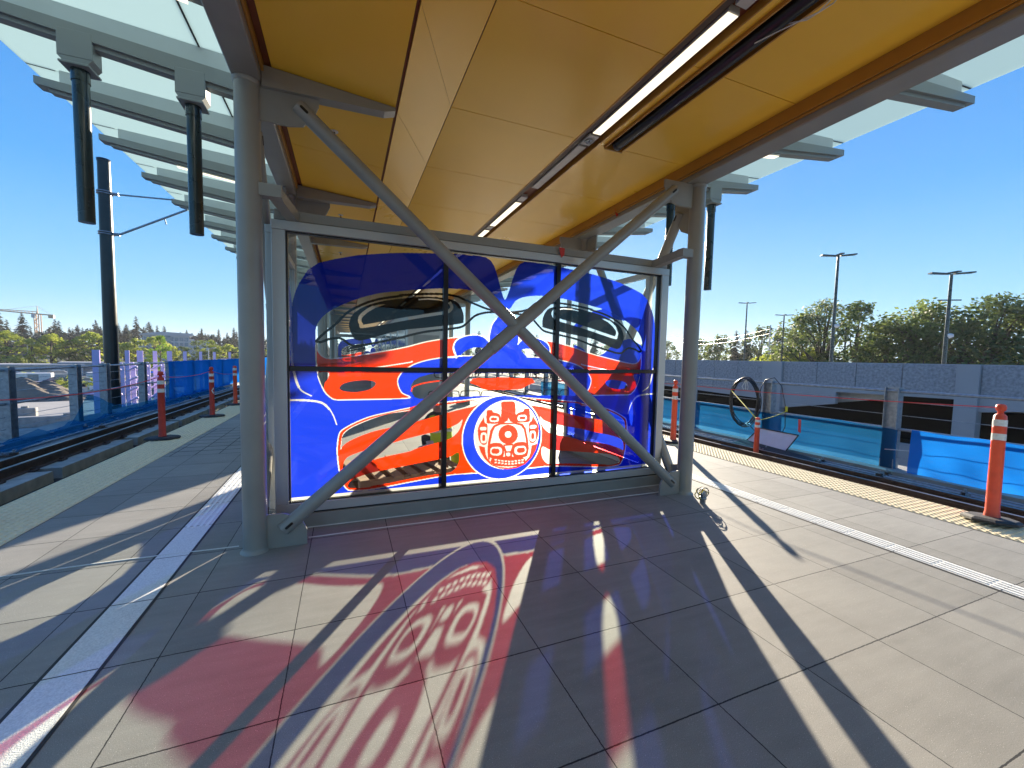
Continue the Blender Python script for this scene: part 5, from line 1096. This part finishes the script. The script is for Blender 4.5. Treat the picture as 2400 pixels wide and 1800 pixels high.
# cars
def car(loc,rz,m,lab,first=None):
    t=thing('parked_car',lab,'car',loc,rz,'vehicles on and beyond the building site')
    b=B(); b.prism([(-2.2,-.85,.35),(2.2,-.85,.35),(2.25,-.85,.75),(1.3,-.85,.92),(.6,-.85,1.42),(-1.2,-.85,1.45),(-1.9,-.85,1.0),(-2.25,-.85,.9)],(0,1.7,0)); b.obj('body',m,t)
    b=B(); b.prism([(.55,-.856,1.36),(1.12,-.856,.95),(-1.75,-.856,1.0),(-1.15,-.856,1.38)],(0,1.712,0)); b.obj('window','bglass',t)
    for x in (-1.4,1.4):
        for y in (-.86,.66): b=B(); b.tube((x,y,.33),(x,y+.2,.33),.33,n=14); b.obj('wheel','black',t)
    return t
car((-30,73.5,GZ+.1),.3,'carw','white car parked between the soil heaps and the nearest posts'); car((-38,88,GZ),.2,'cars','silver car behind the large soil heap'); car((-43,90,GZ),.4,'carb','dark blue car behind the large soil heap')
car((-62,112,GZ),.5,'carw','white car in front of the low grey building'); car((-56,116,GZ),.4,'cars','silver car in front of the low grey building'); car((-72,108,GZ),.5,'carb','dark car at the left edge under the trees'); car((-50,118,GZ),.4,'carw','white car in front of the long pale building'); car((-66,100,GZ),.5,'carw','white car parked nearer at the left edge')
for k,(x,y,lab) in enumerate(((-38.5,73.5,'left pale street lamp above the railing'),(-34.6,75.5,'pale street lamp left of the lilac posts'),(-36,140,'pale street lamp over the blue net'))):
    t=thing('street_lamp',lab,'street lamp',(x*2 if k<2 else x,y*2 if k<2 else y,GZ),0,'pale street lamps beyond the site')
    b=B(); b.tube((0,0,0),(0,0,7.0),.13,.09,n=8); b.obj('pole','garlight',t); b=B(); b.tube((0,0,6.9),(1.4,0,7.15),.07,n=6); b.box(1.1,1.8,-.15,.15,7.1,7.25); b.obj('lamp_head','garlight',t)
for k,(x,y,L,m,lab) in enumerate(((-27.5,48,5,'slab','short concrete block lying on the pale slab'),(-23,42,7,'slab','long dark kerb block on the slab between the posts'),(-20.5,36,4,'caulk','heap of white sacks at the slab edge'),(-36,50,6,'slab','concrete block near the left edge behind the post'))):
    b=B()
    if m=='caulk':
        rnd=random.Random(k)
        for q in range(9): cx,cy=rnd.uniform(-1.6,1.6),rnd.uniform(-.5,.5); b.lathe([(.001,0),(.34,.03),(.38,.14),(.2,.27),(.001,.3)],(cx,cy,rnd.uniform(0,.1)),8)
        o=b.obj('sack_heap',m); tag(o,lab,'sacks')
    else: b.bev(-L/2,L/2,-.35,.35,0,.8,.05); b.bev(-L/2+.5,-L/2+.9,-.1,.1,.8,.95,.02); b.bev(L/2-.9,L/2-.5,-.1,.1,.8,.95,.02); o=b.obj('concrete_block',m); tag(o,lab,'concrete block',group='concrete blocks on the site')
    o.location=(x,y,GZ+.06); o.rotation_euler=(0,0,.25)
for k,(x,y,lab) in enumerate(((-26,40.5,'small green cone on the pale slab'),(-23.5,41.5,'small pink cone on the pale slab'))):
    t=thing('marker_cone',lab,'cone',(x,y,GZ+.06),0,'small cones on the slab'); b=B(); b.lathe([(.26,.04),(.05,.7),(.001,.71)],n=12); b.obj('cone','hivis' if k==0 else 'orange',t); b=B(); b.bev(-.3,.3,-.3,.3,0,.04,.01); b.obj('base','black',t)

SG='low shrubs on the building site'
sh=leafy(61,1.8,1.6,16,22,.3,'leafY','low dry shrub on the building site',.05,group=SG,loc=(-47,86,GZ)); rnd=random.Random(9)
for k in range(16):
    a=math.radians(-32+rnd.uniform(0,15)); d=rnd.uniform(82,118); dup(sh,(d*math.sin(a),d*math.cos(a),GZ),rnd.uniform(0,6),None,rnd.uniform(.6,1.2))
for k,(x,y,L,lab) in enumerate(((-34,84,6,'long pale pipe stack behind the large soil heap'),(-44,82,5,'pale pipe stack left behind the soil heap'),(-28,86,7,'pipe stack near the lilac posts'))):
    t=thing('pipe_stack',lab,'pipes',(x,y,GZ),.2+.2*k,'pipe stacks on the site')
    for q,(dy,dz) in enumerate(((-.5,.3),(.1,.3),(.7,.3),(-.2,.82),(.4,.82))): b=B(); b.tube((-L/2,dy,dz),(L/2,dy,dz),.29,n=12); b.obj('pipe',('caulk','garlight','purple')[(q+k)%3],t)
for k,(x,y,m,lab) in enumerate(((-48,93,'caulk','white site container left of the silver car'),(-41,97,'garlight','pale site container behind the silver car'),(-53,90,'hivis','green site bin at the left'),(-35,101,'blue','blue tarpaulin box behind the heap'))):
    t=thing('site_container',lab,'container',(x,y,GZ),.3,'containers on the site')
    b=B(); b.bev(-2,2,-1.1,1.1,.15,1.9,.05); b.obj('body',m,t); b=B(); b.box(-1.9,1.9,-1,1,0,.149); b.obj('skid','black',t); b=B(); b.bev(-.6,.6,-1.14,-1.101,.3,1.7,.01); b.obj('door','slab',t)
b=B(); b.box(-898,898,-298,1498,GZ-1,45); hzo=b.obj('haze','slab'); hzo['kind']='stuff'
hm=bpy.data.materials.new('haze_air'); hm.use_nodes=True; nt=hm.node_tree; nt.nodes.clear(); oo=nt.nodes.new('ShaderNodeOutputMaterial'); pv=nt.nodes.new('ShaderNodeVolumePrincipled'); pv.inputs['Color'].default_value=(.93,.96,1,1); pv.inputs['Density'].default_value=.00022; pv.inputs['Anisotropy'].default_value=.3; nt.links.new(pv.outputs[0],oo.inputs['Volume'])
hzo.data.materials.clear(); hzo.data.materials.append(hm)
